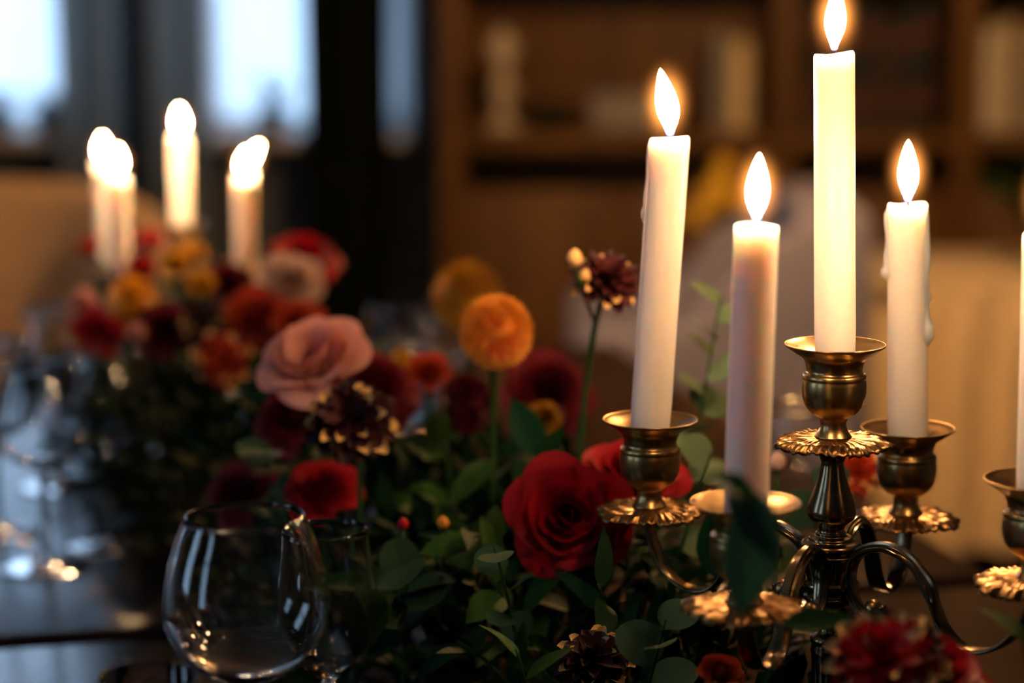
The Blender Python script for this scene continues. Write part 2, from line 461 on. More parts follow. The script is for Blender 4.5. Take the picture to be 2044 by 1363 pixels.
curtain('slate_drape', 'slate grey drape on the wall pier, beside the beige chair window', -0.92, -0.775, YB - 0.18, 0.03, 2.345, 2.2, 0.022, DRAPE_M, 11)
curtain('slate_drape', 'slate grey drape on the wall pier, beside the velvet drape window', -0.735, -0.60, YB - 0.18, 0.03, 2.345, 2.2, 0.022, DRAPE_M, 12)
curtain('velvet_drape', 'nearly black dark green velvet drape beside the bookcase', -0.425, -0.235, YB - 0.18, 0.03, 2.345, 3, 0.024, VELVET_M, 13)

# ------------------------------------------------------------------ bookcase
BK_Y0, BK_Y1 = 4.66, 5.03      # front, back
def bx_at(px, d=4.66): return (px - CX) / F_PX * d
BX0 = bx_at(878); BX1 = 1.55
bc = thing('bookcase', 'tall walnut bookcase with open shelves standing against the back wall', 'bookcase', (BX0, BK_Y0, 0))
def bpart(name, x0, x1, y0, y1, z0, z1, m=WALNUT, bev=0.004):
    return boxes(name, [(((x0 + x1) / 2 - BX0, (y0 + y1) / 2 - BK_Y0, (z0 + z1) / 2), (x1 - x0, y1 - y0, z1 - z0))], m, bc, bevel=bev)
D1, D2 = bx_at(1545), bx_at(1908)
SH_Z = P(1200, 262, 4.70).z     # top of the visible shelf
SH_UP = P(1200, 0, 4.70).z + 0.03
bpart('back_panel', BX0, BX1, BK_Y1 - 0.012, BK_Y1, 0.08, 2.1)
bpart('plinth', BX0, BX1, BK_Y0 + 0.02, BK_Y1 - 0.012, 0.0, 0.08)
for x in (BX0, D1, D2, BX1 - 0.045):
    bpart('upright', x, x + 0.045, BK_Y0, BK_Y1 - 0.012, 0.08, 2.1)
cells = [(BX0 + 0.045, D1), (D1 + 0.045, D2), (D2 + 0.045, BX1 - 0.045)]
for (x0, x1) in cells:
    for z in (0.08, SH_Z - 0.034, 1.20, 1.52, 1.82, 2.066):
        bpart('shelf', x0, x1, BK_Y0 + 0.005, BK_Y1 - 0.012, z, z + 0.034)
# cupboard doors below the shelf
for ci, (x0, x1) in enumerate(cells):
    xm = (x0 + x1) / 2
    spans = ((x0, xm - 0.001), (xm + 0.001, x1)) if ci == 0 else ((x0, x1),)
    for (a, b) in spans:
        d = bpart('cupboard_door', a + 0.002, b - 0.002, BK_Y0 + 0.008, BK_Y0 + 0.028, 0.12, SH_Z - 0.11)
        for (u0, u1, w0, w1) in ((a + 0.06, b - 0.06, 0.2, SH_Z - 0.19),):
            boxes('door_panel', [(((u0 + u1) / 2 - BX0, 0.006, (w0 + w1) / 2), (u1 - u0, 0.006, w1 - w0))], WALNUT, d, bevel=0.002)
        kv, kf = lathe(smooth_profile([(0, 0), (0.005, 0), (0.005, 0.012), (0.011, 0.02), (0.008, 0.028), (0, 0.03)]), 16)
        kx = (b - 0.03 if (ci == 0 and a == x0) else a + 0.03)
        link('knob', new_mesh('knob', kv, kf, BRASS), d, (kx - BX0, 0.008, 0.52), Quaternion((1, 0, 0), PI / 2))

def book(label, x, w, h, dep, z, cover, lean=0.0, group=None, band=None):
    root = thing('book', label, 'book', (x, BK_Y0 + 0.05, z), group=group)
    root.rotation_euler = (0, lean, 0)
    t = 0.003
    V = []; Fc = []
    for c, s in ((((t / 2), dep / 2, h / 2), (t, dep, h)), (((w - t / 2), dep / 2, h / 2), (t, dep, h)), ((w / 2, t / 2, h / 2), (w, t, h))):
        v, f = box_geo(c, s); o = len(V); V += v; Fc += [tuple(i + o for i in q) for q in f]
    cv = link('cover', new_mesh('cover', V, Fc, cover, False), root)
    link('page_block', new_mesh('page_block', *box_geo((w / 2, dep / 2 + 0.001, h / 2), (w - 2 * t - 0.0002, dep - 0.008, h - 0.012)), PAPER_M, False), root)
    if band:
        for bz in (0.24, 0.74):
            link('spine_band', new_mesh('spine_band', *box_geo((w / 2, -0.0006, h * bz), (w * 0.98, 0.0012, h * 0.12)), band, False), cv)
    return root
def bmat(n, c): return mat(n, c, rough=0.6, noise_scale=25, noise_amt=0.12)
B_BLACK = bmat('black_green_cloth_cover', '#0e1512'); B_BROWN = bmat('brown_leather_cover', '#3a2312'); B_RED = bmat('oxblood_band', '#56221c')
B_CREAM = bmat('cream_cover', '#c9b98e'); B_GREY = bmat('grey_cover', '#8b8a86'); B_WHITE = bmat('white_cover', '#d8d4c8'); B_OCH = bmat('mustard_cover', '#a77d2e')
# middle compartment: dark bound volumes
x = cells[1][0] + 0.012; i = 0
while x < cells[1][1] - 0.05:
    w = 0.028 + 0.014 * ((i * 7) % 4) / 3
    nth = ['first', 'second', 'third', 'fourth', 'fifth', 'sixth', 'seventh', 'eighth', 'ninth', 'tenth', 'eleventh'][min(i, 10)]
    c, bd, lb = (B_BROWN, None, 'plain brown leather volume, %s of the dark books from the cream volume') if i % 3 == 1 else (B_BLACK, B_RED, 'black-green volume with oxblood bands, %s of the dark books from the cream volume')
    book(lb % nth, x, w, 0.255 - 0.02 * ((i * 5) % 3), 0.18, SH_Z, c, group='dark bound volumes on the bookcase shelf', band=bd)
    x += w + 0.0015; i += 1
# right compartment: pale books
pale = [(0.035, 0.20, B_WHITE, 'white-covered book standing first against the bookcase upright'), (0.028, 0.215, B_CREAM, 'cream book beside the white-covered book'),
        (0.030, 0.19, B_GREY, 'grey book in the middle of the pale books'), (0.04, 0.20, B_CREAM, 'thick cream book beside the grey book'), (0.03, 0.18, B_OCH, 'mustard book at the end of the pale books')]
x = cells[2][0] + 0.012
for w, h, c, lb in pale:
    book(lb, x, w, h, 0.17, SH_Z, c); x += w + 0.002
# left compartment
xl = bx_at(1425)
for w, h, c, lb in ((0.03, 0.19, B_GREY, 'grey book standing left of the pale candlelit cream volume'), (0.045, 0.175, B_CREAM, 'cream volume at the end of the shelf row by the upright')):
    book(lb, xl, w, h, 0.16, SH_Z, c); xl += w + 0.002
# pale turned candlestick and a low dark bowl, a row of pale low boxes
pr = smooth_profile([(0, 0), (0.036, 0), (0.036, 0.008), (0.014, 0.02), (0.012, 0.05), (0.024, 0.065), (0.026, 0.08), (0.014, 0.095), (0.012, 0.12), (0.026, 0.14), (0.028, 0.165), (0.018, 0.178), (0, 0.18)], 4)
pc = thing('pottery_candlestick', 'pale turned pottery candlestick on the walnut shelf', 'candlestick', (bx_at(1003, 4.78), 4.78, SH_Z))
link('body', new_mesh('body', *lathe(pr, 28), CERAM_M), pc)
link('socket', new_mesh('socket', *lathe([(0.010, 0.176), (0.014, 0.182), (0.014, 0.192), (0.010, 0.192), (0.009, 0.180)], 20), CERAM_M), pc)
br = smooth_profile([(0, 0.004), (0.03, 0.0), (0.034, 0.004), (0.06, 0.03), (0.066, 0.042), (0.062, 0.042), (0.05, 0.022), (0.02, 0.012), (0, 0.011)], 3)
bo = thing('bowl', 'low dark glazed bowl beside the pale candlestick', 'bowl', (bx_at(1095, 4.78), 4.78, SH_Z))
link('body', new_mesh('body', *lathe(br, 28), DGREEN_C), bo)
link('rim', new_mesh('rim', *lathe([(0.062, 0.041), (0.067, 0.041), (0.067, 0.045), (0.062, 0.045)], 28), DGREEN_C), bo)
lb = thing('lidded_box', 'low grey lidded box on the walnut shelf', 'box', (bx_at(1245, 4.80), 4.80, SH_Z))
boxes('body', [((0, 0, 0.025), (0.13, 0.1, 0.05))], B_GREY, lb, bevel=0.003)
boxes('lid', [((0, 0, 0.059), (0.136, 0.106, 0.018))], B_GREY, lb, bevel=0.003)

# ------------------------------------------------------------------ the two dining tables
TA = math.radians(13)
AX = Vector((-math.sin(TA), math.cos(TA), 0)); CR = Vector((math.cos(TA), math.sin(TA), 0))
O = Vector((0.10, 1.30, 0)); HW = 0.40
G = PZ(150, 1272, TABLE_Z); SG = (Vector((G.x, G.y, 0)) - O).dot(AX)
def dining_table(label, s0, s1):
    c = O + AX * ((s0 + s1) / 2)
    root = thing('dining_table', label, 'table', (c.x, c.y, 0), TA)
    L_ = s1 - s0
    boxes('table_top', [((0, 0, TABLE_Z - 0.016), (2 * HW, L_, 0.032))], TABLE_M, root, bevel=0.006, seg=3)
    boxes('apron', [((sx * (HW - 0.05), 0, TABLE_Z - 0.075), (0.022, L_ - 0.16, 0.085)) for sx in (-1, 1)] + [((0, sy * (L_ / 2 - 0.07), TABLE_Z - 0.075), (2 * HW - 0.122, 0.022, 0.085)) for sy in (-1, 1)], TABLE_M, root)
    lp = [(0.018, 0), (0.018, 0.03), (0.024, 0.2), (0.030, 0.55), (0.034, 0.63), (0.034, TABLE_Z - 0.033)]
    lme = new_mesh('leg', *lathe(lp, 16), TABLE_M)
    for sx in (-1, 1):
        for sy in (-1, 1): link('leg', lme, root, (sx * (HW - 0.05), sy * (L_ / 2 - 0.07), 0))
    return root
dining_table('dark polished dining table carrying the large brass candelabra and wine glasses', SG - 1.3, SG - 0.014)
dining_table('dark polished dining table carrying the brass candelabra among the distant bouquet', SG + 0.014, SG + 1.15)

# ------------------------------------------------------------------ candelabra
MM = 0.001
CUP_PROFILE = smooth_profile([(10.8, -16), (10.9, -9), (12.5, -6.5), (18, -3.5), (24.5, -0.8), (26.9, 0.6), (27.2, 0.0), (26.4, -1.0), (21, -4.6), (17.2, -7.2), (15.6, -11), (15.3, -14.5),
                              (16.9, -15.8), (17.3, -17.6), (16.9, -18.6), (17.3, -21), (17.2, -27), (15.6, -33), (11.8, -37.5), (8.2, -39.6), (7.2, -42), (7.3, -45), (8.4, -47.6), (9.3, -49), (9.4, -50.6), (0.0, -50.9)], 3)
CUP_PROFILE = [(r * MM, z * MM) for r, z in CUP_PROFILE]
def leaf_pan_mesh():
    R, nth, nr = 32 * MM, 168, 12
    V, Fc = [], []
    NP = 14
    def pt(s, th, side):
        lob = abs(math.cos(NP * th / 2)) ** 0.55
        k = int(((th + PI / NP) % (2 * PI)) / (2 * PI / NP))
        var = 0.94 + 0.10 * ((k * 5) % 3) / 2
        rad = R * (0.16 + 0.84 * s * (1 - s * s * (1 - (0.80 + 0.20 * lob) * var)))
        z = -2.2 * MM * s * s + 1.7 * MM * (lob - 0.6) * s ** 1.5 * (1 if k % 2 else 0.6)
        z += 0.75 * MM * math.cos(NP * 3 * th + 1.5 * math.sin(9 * s)) * s + 0.5 * MM * math.sin(s * 17 + k * 1.7) * s
        z += (-1.6 * MM * max(0, s - 0.78) / 0.22)
        return (rad * math.cos(th), rad * math.sin(th), -50.5 * MM + z - side * (1.3 * MM))
    for side in (0, 1):
        for j in range(nr):
            for i in range(nth): V.append(pt(j / (nr - 1), 2 * PI * i / nth, side))
    M = nr * nth
    for j in range(nr - 1):
        for i in range(nth):
            a, b = j * nth + i, j * nth + (i + 1) % nth
            Fc.append((a, b, b + nth, a + nth)); Fc.append((M + a, M + a + nth, M + b + nth, M + b))
    for i in range(nth):
        a, b = (nr - 1) * nth + i, (nr - 1) * nth + (i + 1) % nth
        Fc.append((a, b, M + b, M + a))
    return new_mesh('leaf_pan', V, Fc, mat_brass('cast_brass', (0.17, 0.095, 0.035, 1), (0.34, 0.185, 0.065, 1), 0.26, 0.38))
CUP_ME = new_mesh('candle_cup', *lathe(CUP_PROFILE, 48, cap=False), BRASS)
PAN_ME = leaf_pan_mesh()
ARM_RZ = [(36, -138), (34.5, -143), (29.5, -146), (23, -145), (16.5, -138), (13.2, -127), (15.5, -116), (24, -108.5), (38, -105), (52, -108.8), (62.5, -119), (68.5, -131), (74, -142), (83, -150.5), (97, -153.5), (111, -148), (121, -135), (125.5, -122), (126, -113)]
def arm_mesh(R, dz, S):
    pts = []
    for r, z in ARM_RZ:
        k = max(0.0, min(1.0, (r - 60) / 66)); k = k * k * (3 - 2 * k)
        f = R / (126 * MM * S)
        rr = r if r < 16 else 16 + (r - 16) * (126 * f - 16) / 110
        pts.append(Vector((rr * MM * S, 0, z * MM * S + dz * k)))
    path = catmull(pts, 6)
    m = len(path)
    # cross-section: stepped moulding on the scroll, flat band on the outer curve
    A = [(-0.75, -0.9), (-1, -0.5), (-1, 0.0), (-0.70, 0.12), (-0.70, 0.52), (-0.40, 0.58), (-0.30, 1.0), (0.30, 1.0), (0.40, 0.58), (0.70, 0.52), (0.70, 0.12), (1, 0.0), (1, -0.5), (0.75, -0.9)]
    Bn = [(-0.7, -0.62), (-1, -0.42), (-1, -0.1), (-0.92, 0.08), (-0.80, 0.16), (-0.55, 0.22), (-0.3, 0.26), (0.3, 0.26), (0.55, 0.22), (0.80, 0.16), (0.92, 0.08), (1, -0.1), (1, -0.42), (0.7, -0.62)]
    V, Fc = [], []
    B = Vector((0, 1, 0)); nc = len(A)
    for i, p in enumerate(path):
        t = (path[min(i + 1, m - 1)] - path[max(i - 1, 0)]).normalized()
        n = Vector((-t.z, 0, t.x))
        u = i / (m - 1)
        w = (2.6 + 1.9 * min(1, u / 0.3)) if u < 0.55 else (4.5 + 1.0 * min(1, (u - 0.55) / 0.15))
        if u > 0.86: w -= 1.6 * (u - 0.86) / 0.14
        th = 1.9 + 1.0 * min(1, u / 0.25)
        bl = 0.0 if u < 0.58 else min(1.0, (u - 0.58) / 0.05)
        if 0.53 < u < 0.60: th *= 1 + 0.45 * (1 - abs(u - 0.565) / 0.035)
        w *= MM * S; th *= MM * S
        for (b0, n0), (b1, n1) in zip(A, Bn):
            V.append(p + B * (w * (b0 * (1 - bl) + b1 * bl)) + n * (th * (n0 * (1 - bl) + n1 * bl)))
    for i in range(m - 1):
        for k in range(nc):
            a, b = i * nc + k, i * nc + (k + 1) % nc
            Fc.append((a, b, b + nc, a + nc))
    Fc.append(tuple(range(nc - 1, -1, -1))); Fc.append(tuple(range((m - 1) * nc, m * nc)))
    me = new_mesh('arm', V, Fc, BRONZE)
    sh = me.attributes.new('sharp_edge', 'BOOLEAN', 'EDGE')
    for e in me.edges:
        a, b = sorted(e.vertices)
        if b - a == nc and (a % nc) in (1, 2, 3, 4, 5, 6, 7, 8, 9, 10, 11, 12) and a < 0.60 * len(V): sh.data[e.index].value = True
    return me
def candelabra(label, rim, sockets, S):
    root = thing('candelabra', label, 'candelabra', (rim.x, rim.y, TABLE_Z))
    H = rim.z - TABLE_Z
    top = Vector((0, 0, H))
    st = [(0, -50), (8.5, -52), (9.2, -55), (9.2, -58.5), (7.6, -60.5), (6.3, -64), (6.6, -68), (9.0, -77), (12.2, -86), (13.4, -91), (12.8, -95), (9.4, -98), (7.6, -100), (7.4, -102.5),
          (8.6, -103.5), (8.4, -105), (12, -106), (12.4, -107.5), (16.2, -109), (17.0, -111), (16.2, -113), (15.2, -115)]
    st = smooth_profile(st, 3)
    fl = lambda t, r, z: 1.0
    link('stem', new_mesh('stem', *lathe([(r * MM * S, H + z * MM * S) for r, z in st], 44), BRONZE), root)
    body = smooth_profile([(0, -114), (15.4, -114.5), (15.8, -117), (13.6, -128), (13.4, -130)], 3) + smooth_profile([(14.6, -131), (14.9, -132.5), (14.4, -134), (12.8, -135), (12.8, -137.5), (14.2, -138.5), (14.2, -140.5), (12.6, -142), (12.6, -144), (13.8, -145.5), (13.6, -148), (9.0, -151), (0, -151.5)], 3)
    def flute(t, r, z):
        zz = (z - H) / (MM * S)
        return 1 - (0.07 * max(0.0, math.cos(8 * t)) ** 6 if -128.5 < zz < -116.5 else 0)
    link('arm_hub', new_mesh('arm_hub', *lathe([(r * MM * S, H + z * MM * S) for r, z in body], 96, flute), BRONZE), root)
    hz = -H / (MM * S)
    low = smooth_profile([(0, -150), (7.6, -151), (5.2, -155), (5.6, -159), (9.6, -162), (10.2, -164), (9.4, -166), (9.8, -170)], 3) + smooth_profile([(9.4, -172), (8.6, -190), (8.4, hz + 62), (10.4, hz + 60), (10.4, hz + 56), (8.0, hz + 52), (7.4, hz + 44), (10, hz + 34), (18, hz + 24), (34, hz + 15), (43, hz + 11), (44, hz + 8), (50, hz + 6), (52, hz + 3.5), (52, hz)], 3)
    def flute2(t, r, z):
        zz = (z - H) / (MM * S)
        return 1 - (0.08 * max(0.0, math.cos(10 * t)) ** 4 if hz + 62 < zz < -172 else 0)
    link('lower_stem', new_mesh('lower_stem', *lathe([(r * MM * S, H + z * MM * S) for r, z in low], 80, flute2), BRONZE), root)
    q = Quaternion((0, 0, 1), 0.2)
    c = link('candle_cup', CUP_ME, root, top, q, S); link('leaf_pan', PAN_ME, c)
    ball = new_mesh('scroll_ball', *lathe([(5.2 * MM * S * math.sin(PI * k / 10), 5.2 * MM * S * math.cos(PI * k / 10)) for k in range(11)], 20, cap=False), BRASS)
    for s in sockets:
        v = s - rim
        az = math.atan2(v.y, v.x); R = math.hypot(v.x, v.y)
        dz = v.z - (-62 * MM * S)
        a = link('arm', arm_mesh(R, dz, S), root, top, Quaternion((0, 0, 1), az))
        link('scroll_ball', ball, a, (30.0 * MM * S, 0, -140.5 * MM * S))
        c = link('candle_cup', CUP_ME, root, top + v, Quaternion((0, 0, 1), rnd.uniform(0, 6)), S)
        link('leaf_pan', PAN_ME, c)
    return root

def candle(label, bot, top, rad, flame_h, flame_w, lean=(0, 0), drips=0, seed=0, group=None, rim_amp=1.0, drip_r=1.0):
    """bot: point where the candle leaves its cup; the foot stands 10 mm lower in the socket"""
    r = random.Random(seed)
    ax = (top - bot).normalized(); L_ = (top - bot).length
    foot = bot - ax * 0.0135
    root = thing('candle', label, 'candle', foot, group=group)
    q = track(ax)
    Lz = L_ + 0.0135
    prof = [(0, 0), (rad * 0.93, 0), (rad * 0.95, 0.003)] + [(rad * (0.95 + 0.05 * min(1, k / 2.0)) , 0.003 + (Lz - 0.005) * k / 16) for k in range(1, 17)]
    prof += [(rad * 0.985, Lz - 0.0004), (rad * 0.93, Lz + 0.0005), (rad * 0.84, Lz - 0.0006), (rad * 0.6, Lz - 0.0028), (rad * 0.25, Lz - 0.0036), (0, Lz - 0.0036)]
    ph = r.uniform(0, 6.28); ph2 = r.uniform(0, 6.28)
    V, Fc = lathe(prof, 40)
    W = []
    for (x, y, z) in V:
        t = math.atan2(y, x)
        k = max(0.0, (z - (Lz - 0.012)) / 0.012)
        z += k * rim_amp * 0.0011 * (math.cos(t - ph) + 0.5 * math.cos(2 * t - ph2))
        w = 1 + 0.003 * math.sin(3 * t + z * 60 + ph) + 0.0025 * math.sin(z * 210 + ph2)
        W.append((x * w, y * w, z))
    link('wax_body', new_mesh('wax_body', W, Fc, WAX), root, quat=q)
    for k in range(drips):
        t = r.uniform(0, 6.28) if k else (PI * 0.97 + r.uniform(-.1, .1))
        ln = r.uniform(0.25, 0.7) * L_
        z1 = Lz - 0.002; n = 14
        path = []; rad_ = []
        for i in range(n + 1):
            u = i / n
            tt = t + 0.07 * math.sin(u * 5 + k)
            path.append(Vector((rad * 0.97 * math.cos(tt), rad * 0.97 * math.sin(tt), z1 - ln * u)))
            rad_.append(drip_r * (0.0009 + 0.0006 * (0.5 + 0.5 * math.sin(u * 11 + k * 2)) + (0.0013 if i in (n - 1, n - 2) else 0)))
        rad_[-1] = 0.0006; rad_[0] = 0.0008
        link('wax_drip', new_mesh('wax_drip', *tube(path, rad_, 8), WAX), root, quat=q)
    wz = Lz - 0.0036
    wp = [Vector((0, 0, wz)), Vector((0.0003, 0, wz + 0.004)), Vector((0.0012 * (1 if lean[0] >= 0 else -1), 0, wz + 0.009))]
    wk = link('wick', new_mesh('wick', *tube(catmull(wp, 3), 0.0008, 6), WICK), root, quat=q)
    # flame: teardrop standing upright (buoyant), with its own lean
    pr = [(0, 0), (0.26, 0.015), (0.36, 0.06), (0.50, 0.13), (0.72, 0.22), (0.92, 0.32), (1.0, 0.42), (0.97, 0.52), (0.84, 0.64), (0.62, 0.77), (0.36, 0.89), (0.15, 0.965), (0, 1.0)]
    pr = smooth_profile(pr, 3)
    V, Fc = lathe([(a * flame_w / 2, b * flame_h) for a, b in pr], 24)
    W = []
    for (x, y, z) in V:
        u = z / flame_h
        W.append((x + lean[0] * (u ** 1.6), y + lean[1] * u ** 1.6, z))
    base = ax * (Lz + 0.0018)
    link('flame', new_mesh('flame', W, Fc, FLAME), root, base)
    # glow halo added around the flame, standing in for lens bloom
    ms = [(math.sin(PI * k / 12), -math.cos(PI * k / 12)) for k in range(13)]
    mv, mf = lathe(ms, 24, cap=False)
    mo = link('flame_halo', new_mesh('flame_halo', mv, mf, HALO), root, base + Vector((lean[0] * 0.4, lean[1] * 0.4, flame_h * 0.5)), None, (flame_w * 1.75, flame_w * 1.75, flame_h * 0.92))
    return root

RIM = P(1667, 688, 1.30)
NEAR = {'left': P(1298, 838, 1.385), 'front': P(1489, 1003, 1.192), 'back': P(1812, 855, 1.408), 'right': P(2073, 958, 1.216)}
candelabra('five-armed antique brass candelabra with tall white candles, beside the red rose', RIM, list(NEAR.values()), 1.0)
def cpt(sock, tx, ty, d_top): return sock, P(tx, ty, d_top)
candle('tallest ivory candle in the raised middle cup of the large candelabra', RIM - Vector((0, 0, 0.002)), P(1665, 108, 1.30), 0.0111, 0.036, 0.0118, (0.001, 0), 0, 1)
candle('leaning ivory candle in the candelabra cup above the large red rose', NEAR['left'] - Vector((0, 0, 0.002)), P(1337, 278, 1.385), 0.0116, 0.0385, 0.0128, (-0.006, 0), 1, 2)
candle('short ivory candle rising behind the drooping dark leaf', NEAR['front'] - Vector((0, 0, 0.002)), P(1510, 449, 1.192), 0.0111, 0.0335, 0.0112, (0.0008, 0), 0, 3)
candle('ivory candle with wax runs down one side, before the cream tablecloth', NEAR['back'] - Vector((0, 0, 0.002)), P(1812, 409, 1.408), 0.0116, 0.0360, 0.0115, (-0.0006, 0), 3, 4, rim_amp=1.6, drip_r=1.7)
candle('ivory candle in the outermost cup, over the long scrolled arm', NEAR['right'] - Vector((0, 0, 0.002)), P(2086, 470, 1.216), 0.0111, 0.034, 0.0115, (0.0005, 0), 0, 5)

FS = 0.83
FRIM = P(362, 447, 2.30)
FAR = {'lf': P(240, 542, 2.235), 'lb': P(214, 524, 2.365), 'rf': P(489, 540, 2.235), 'rb': P(490, 522, 2.365)}
candelabra('smaller five-armed brass candelabra standing in the distant bouquet', FRIM, list(FAR.values()), FS)
candle('short candle in the raised middle cup of the distant candelabra', FRIM - Vector((0, 0, 0.002)), P(361, 272, 2.30), 0.0098, 0.026, 0.011, (-0.001, 0), 1, 11)
candle('distant short candle of a pair above the yellow pompon, upright flame', FAR['lf'] - Vector((0, 0, 0.002)), P(236, 352, 2.235), 0.0098, 0.025, 0.011, (0.0005, 0), 0, 12)
candle('distant candle of the same pair, slightly taller and beside the beige chair', FAR['lb'] - Vector((0, 0, 0.002)), P(206, 326, 2.365), 0.0098, 0.025, 0.011, (0.0, 0), 0, 13)
candle('distant short candle of a pair beside the far red rose, upright flame', FAR['rf'] - Vector((0, 0, 0.002)), P(488, 355, 2.235), 0.0098, 0.024, 0.011, (0.002, 0), 0, 14)
candle('distant candle of the same pair whose flame leans away in the draught', FAR['rb'] - Vector((0, 0, 0.002)), P(490, 345, 2.365), 0.0098, 0.026, 0.011, (0.014, 0), 0, 15)

# ------------------------------------------------------------------ glasses
def wine_glass(label, loc, bowl_r, rim_r, bowl_h, stem_h, group=None, name='wine_glass'):
    root = thing(name, label, 'glass', loc, group=group)
    t = 0.0011
    b = bowl_r
    outer = [(0.0045, stem_h), (b * 0.32, stem_h + bowl_h * 0.035), (b * 0.72, stem_h + bowl_h * 0.15), (b * 0.95, stem_h + bowl_h * 0.32), (b, stem_h + bowl_h * 0.45), (b * 0.96, stem_h + bowl_h * 0.62), (b * 0.86 + rim_r * 0.02, stem_h + bowl_h * 0.80), (rim_r, stem_h + bowl_h)]
    inner = [(rim_r - t, stem_h + bowl_h), (b * 0.86 + rim_r * 0.02 - t, stem_h + bowl_h * 0.80), (b * 0.96 - t, stem_h + bowl_h * 0.62), (b - t, stem_h + bowl_h * 0.45), (b * 0.95 - t, stem_h + bowl_h * 0.32 + t * 0.4), (b * 0.72 - t * 0.6, stem_h + bowl_h * 0.15 + t), (b * 0.32, stem_h + bowl_h * 0.035 + 2 * t), (0, stem_h + 0.0035)]
    o_ = smooth_profile(outer, 4)
    pr = [(0, stem_h - 0.002)] + o_ + [(rim_r - t / 2, stem_h + bowl_h + 0.0004)] + smooth_profile(inner, 4)
    link('bowl', new_mesh('bowl', *lathe(pr, 56, cap=False), GLASS), root)
    if stem_h > 0.03:
        sp = smooth_profile([(0, stem_h - 0.0022), (0.0046, stem_h - 0.0022), (0.0036, stem_h - 0.012), (0.0033, stem_h * 0.5), (0.0042, 0.012), (0.010, 0.0055), (0.020, 0.0035), (0.033, 0.0022), (0.0345, 0.0012), (0.034, 0.0), (0, 0.0)], 3)
        link('stem_and_foot', new_mesh('stem_and_foot', *lathe(sp, 40, cap=False), GLASS), root)
    return root
def on_table(p): return Vector((p.x, p.y, TABLE_Z))
g1 = P(492, 1190, 1.20)
gb = P(492, 1374, 1.20).z - TABLE_Z; gt = P(492, 1022, 1.20).z - TABLE_Z
wine_glass('large clear wine glass beside the water tumbler, mirroring the candle flames', on_table(g1), 0.0415, 0.0296, gt - gb, gb)
g2 = P(655, 1200, 1.40)
gb = P(655, 1362, 1.40).z - TABLE_Z; gt = P(655, 1048, 1.40).z - TABLE_Z
wine_glass('slimmer clear wine glass standing behind the large wine glass', on_table(g2), 0.0285, 0.0232, gt - gb, gb)
# tumbler in the near left corner
gp = P(295, 1362, 1.16); ht = P(295, 1349, 1.16).z - TABLE_Z
root = thing('tumbler', 'clear water tumbler with a thick base beside the large wine glass', 'glass', on_table(gp))
R_ = 0.0245
pr = [(0, 0), (R_ * 0.80, 0), (R_ * 0.84, 0.002), (R_ * 0.92, ht * 0.5), (R_, ht - 0.0006), (R_ - 0.0006, ht), (R_ - 0.0013, ht - 0.0006), (R_ * 0.92 - 0.0013, ht * 0.5), (R_ * 0.84 - 0.001, 0.014), (R_ * 0.7, 0.011), (0, 0.010)]
link('glass_body', new_mesh('glass_body', *lathe(pr, 48, cap=False), GLASS), root)
for k, (px, py, lb) in enumerate([(222, 1092, 'wine glass on the far table nearest the bouquet'), (92, 1136, 'wine glass on the far table between two other glasses'), (-4, 1068, 'wine glass on the far table nearest the beige chair'), (120, 975, 'wine glass on the far table standing behind the others')]):
    wine_glass(lb, PZ(px, py, TABLE_Z), 0.040, 0.030, 0.084, 0.082)
for px, py, d, lb in ((792, 612, 2.45, 'wine glass behind the bouquet, beside the ochre pompon'), (886, 632, 2.55, 'wine glass on the far table hidden behind the ochre pompon'), (1600, 812, 1.80, 'wine glass behind the tall middle stem of the large candelabra')):
    p = P(px, py, d); h = p.z - TABLE_Z
    wine_glass(lb, on_table(p), 0.036, 0.028, min(0.085, h * 0.5), h - min(0.085, h * 0.5))

# ------------------------------------------------------------------ flowers: petals, blooms, stems
def petal_mesh(name, span, r0, r1, h, curl, tilt, m, nu=9, nv=8, point=0.0, wav=0.03, seed=0):
    """one rose petal as part of a cup around +Z: unit rose of radius ~1"""
    ph = seed * 1.7
    def fn(u, v):
        a = (u - 0.5) * 2
        vv = v * (1 - 0.22 * a * a + point * (1 - abs(a)) * 0.2)
        w = math.sin(min(1.0, 0.18 + vv * 1.05) * PI * 0.5) ** 0.8
        th = a * span * 0.5 * w
        rad = r0 + (r1 - r0) * (math.sin(vv * PI / 2) ** 0.75)
        rad += curl * max(0.0, vv - 0.55) ** 2 * 2.2 * (1 + 0.35 * a * a)
        z = h * vv - curl * max(0.0, vv - 0.62) ** 2 * 1.9
        rad += wav * math.sin(a * 4 + ph) * vv; z += wav * math.cos(a * 5 + ph * 2) * vv
        rad *= 1 + tilt * a
        return Vector((rad * math.cos(th), rad * math.sin(th), z))
    return grid_mesh(name, nu, nv, fn, m)
ROSE = []
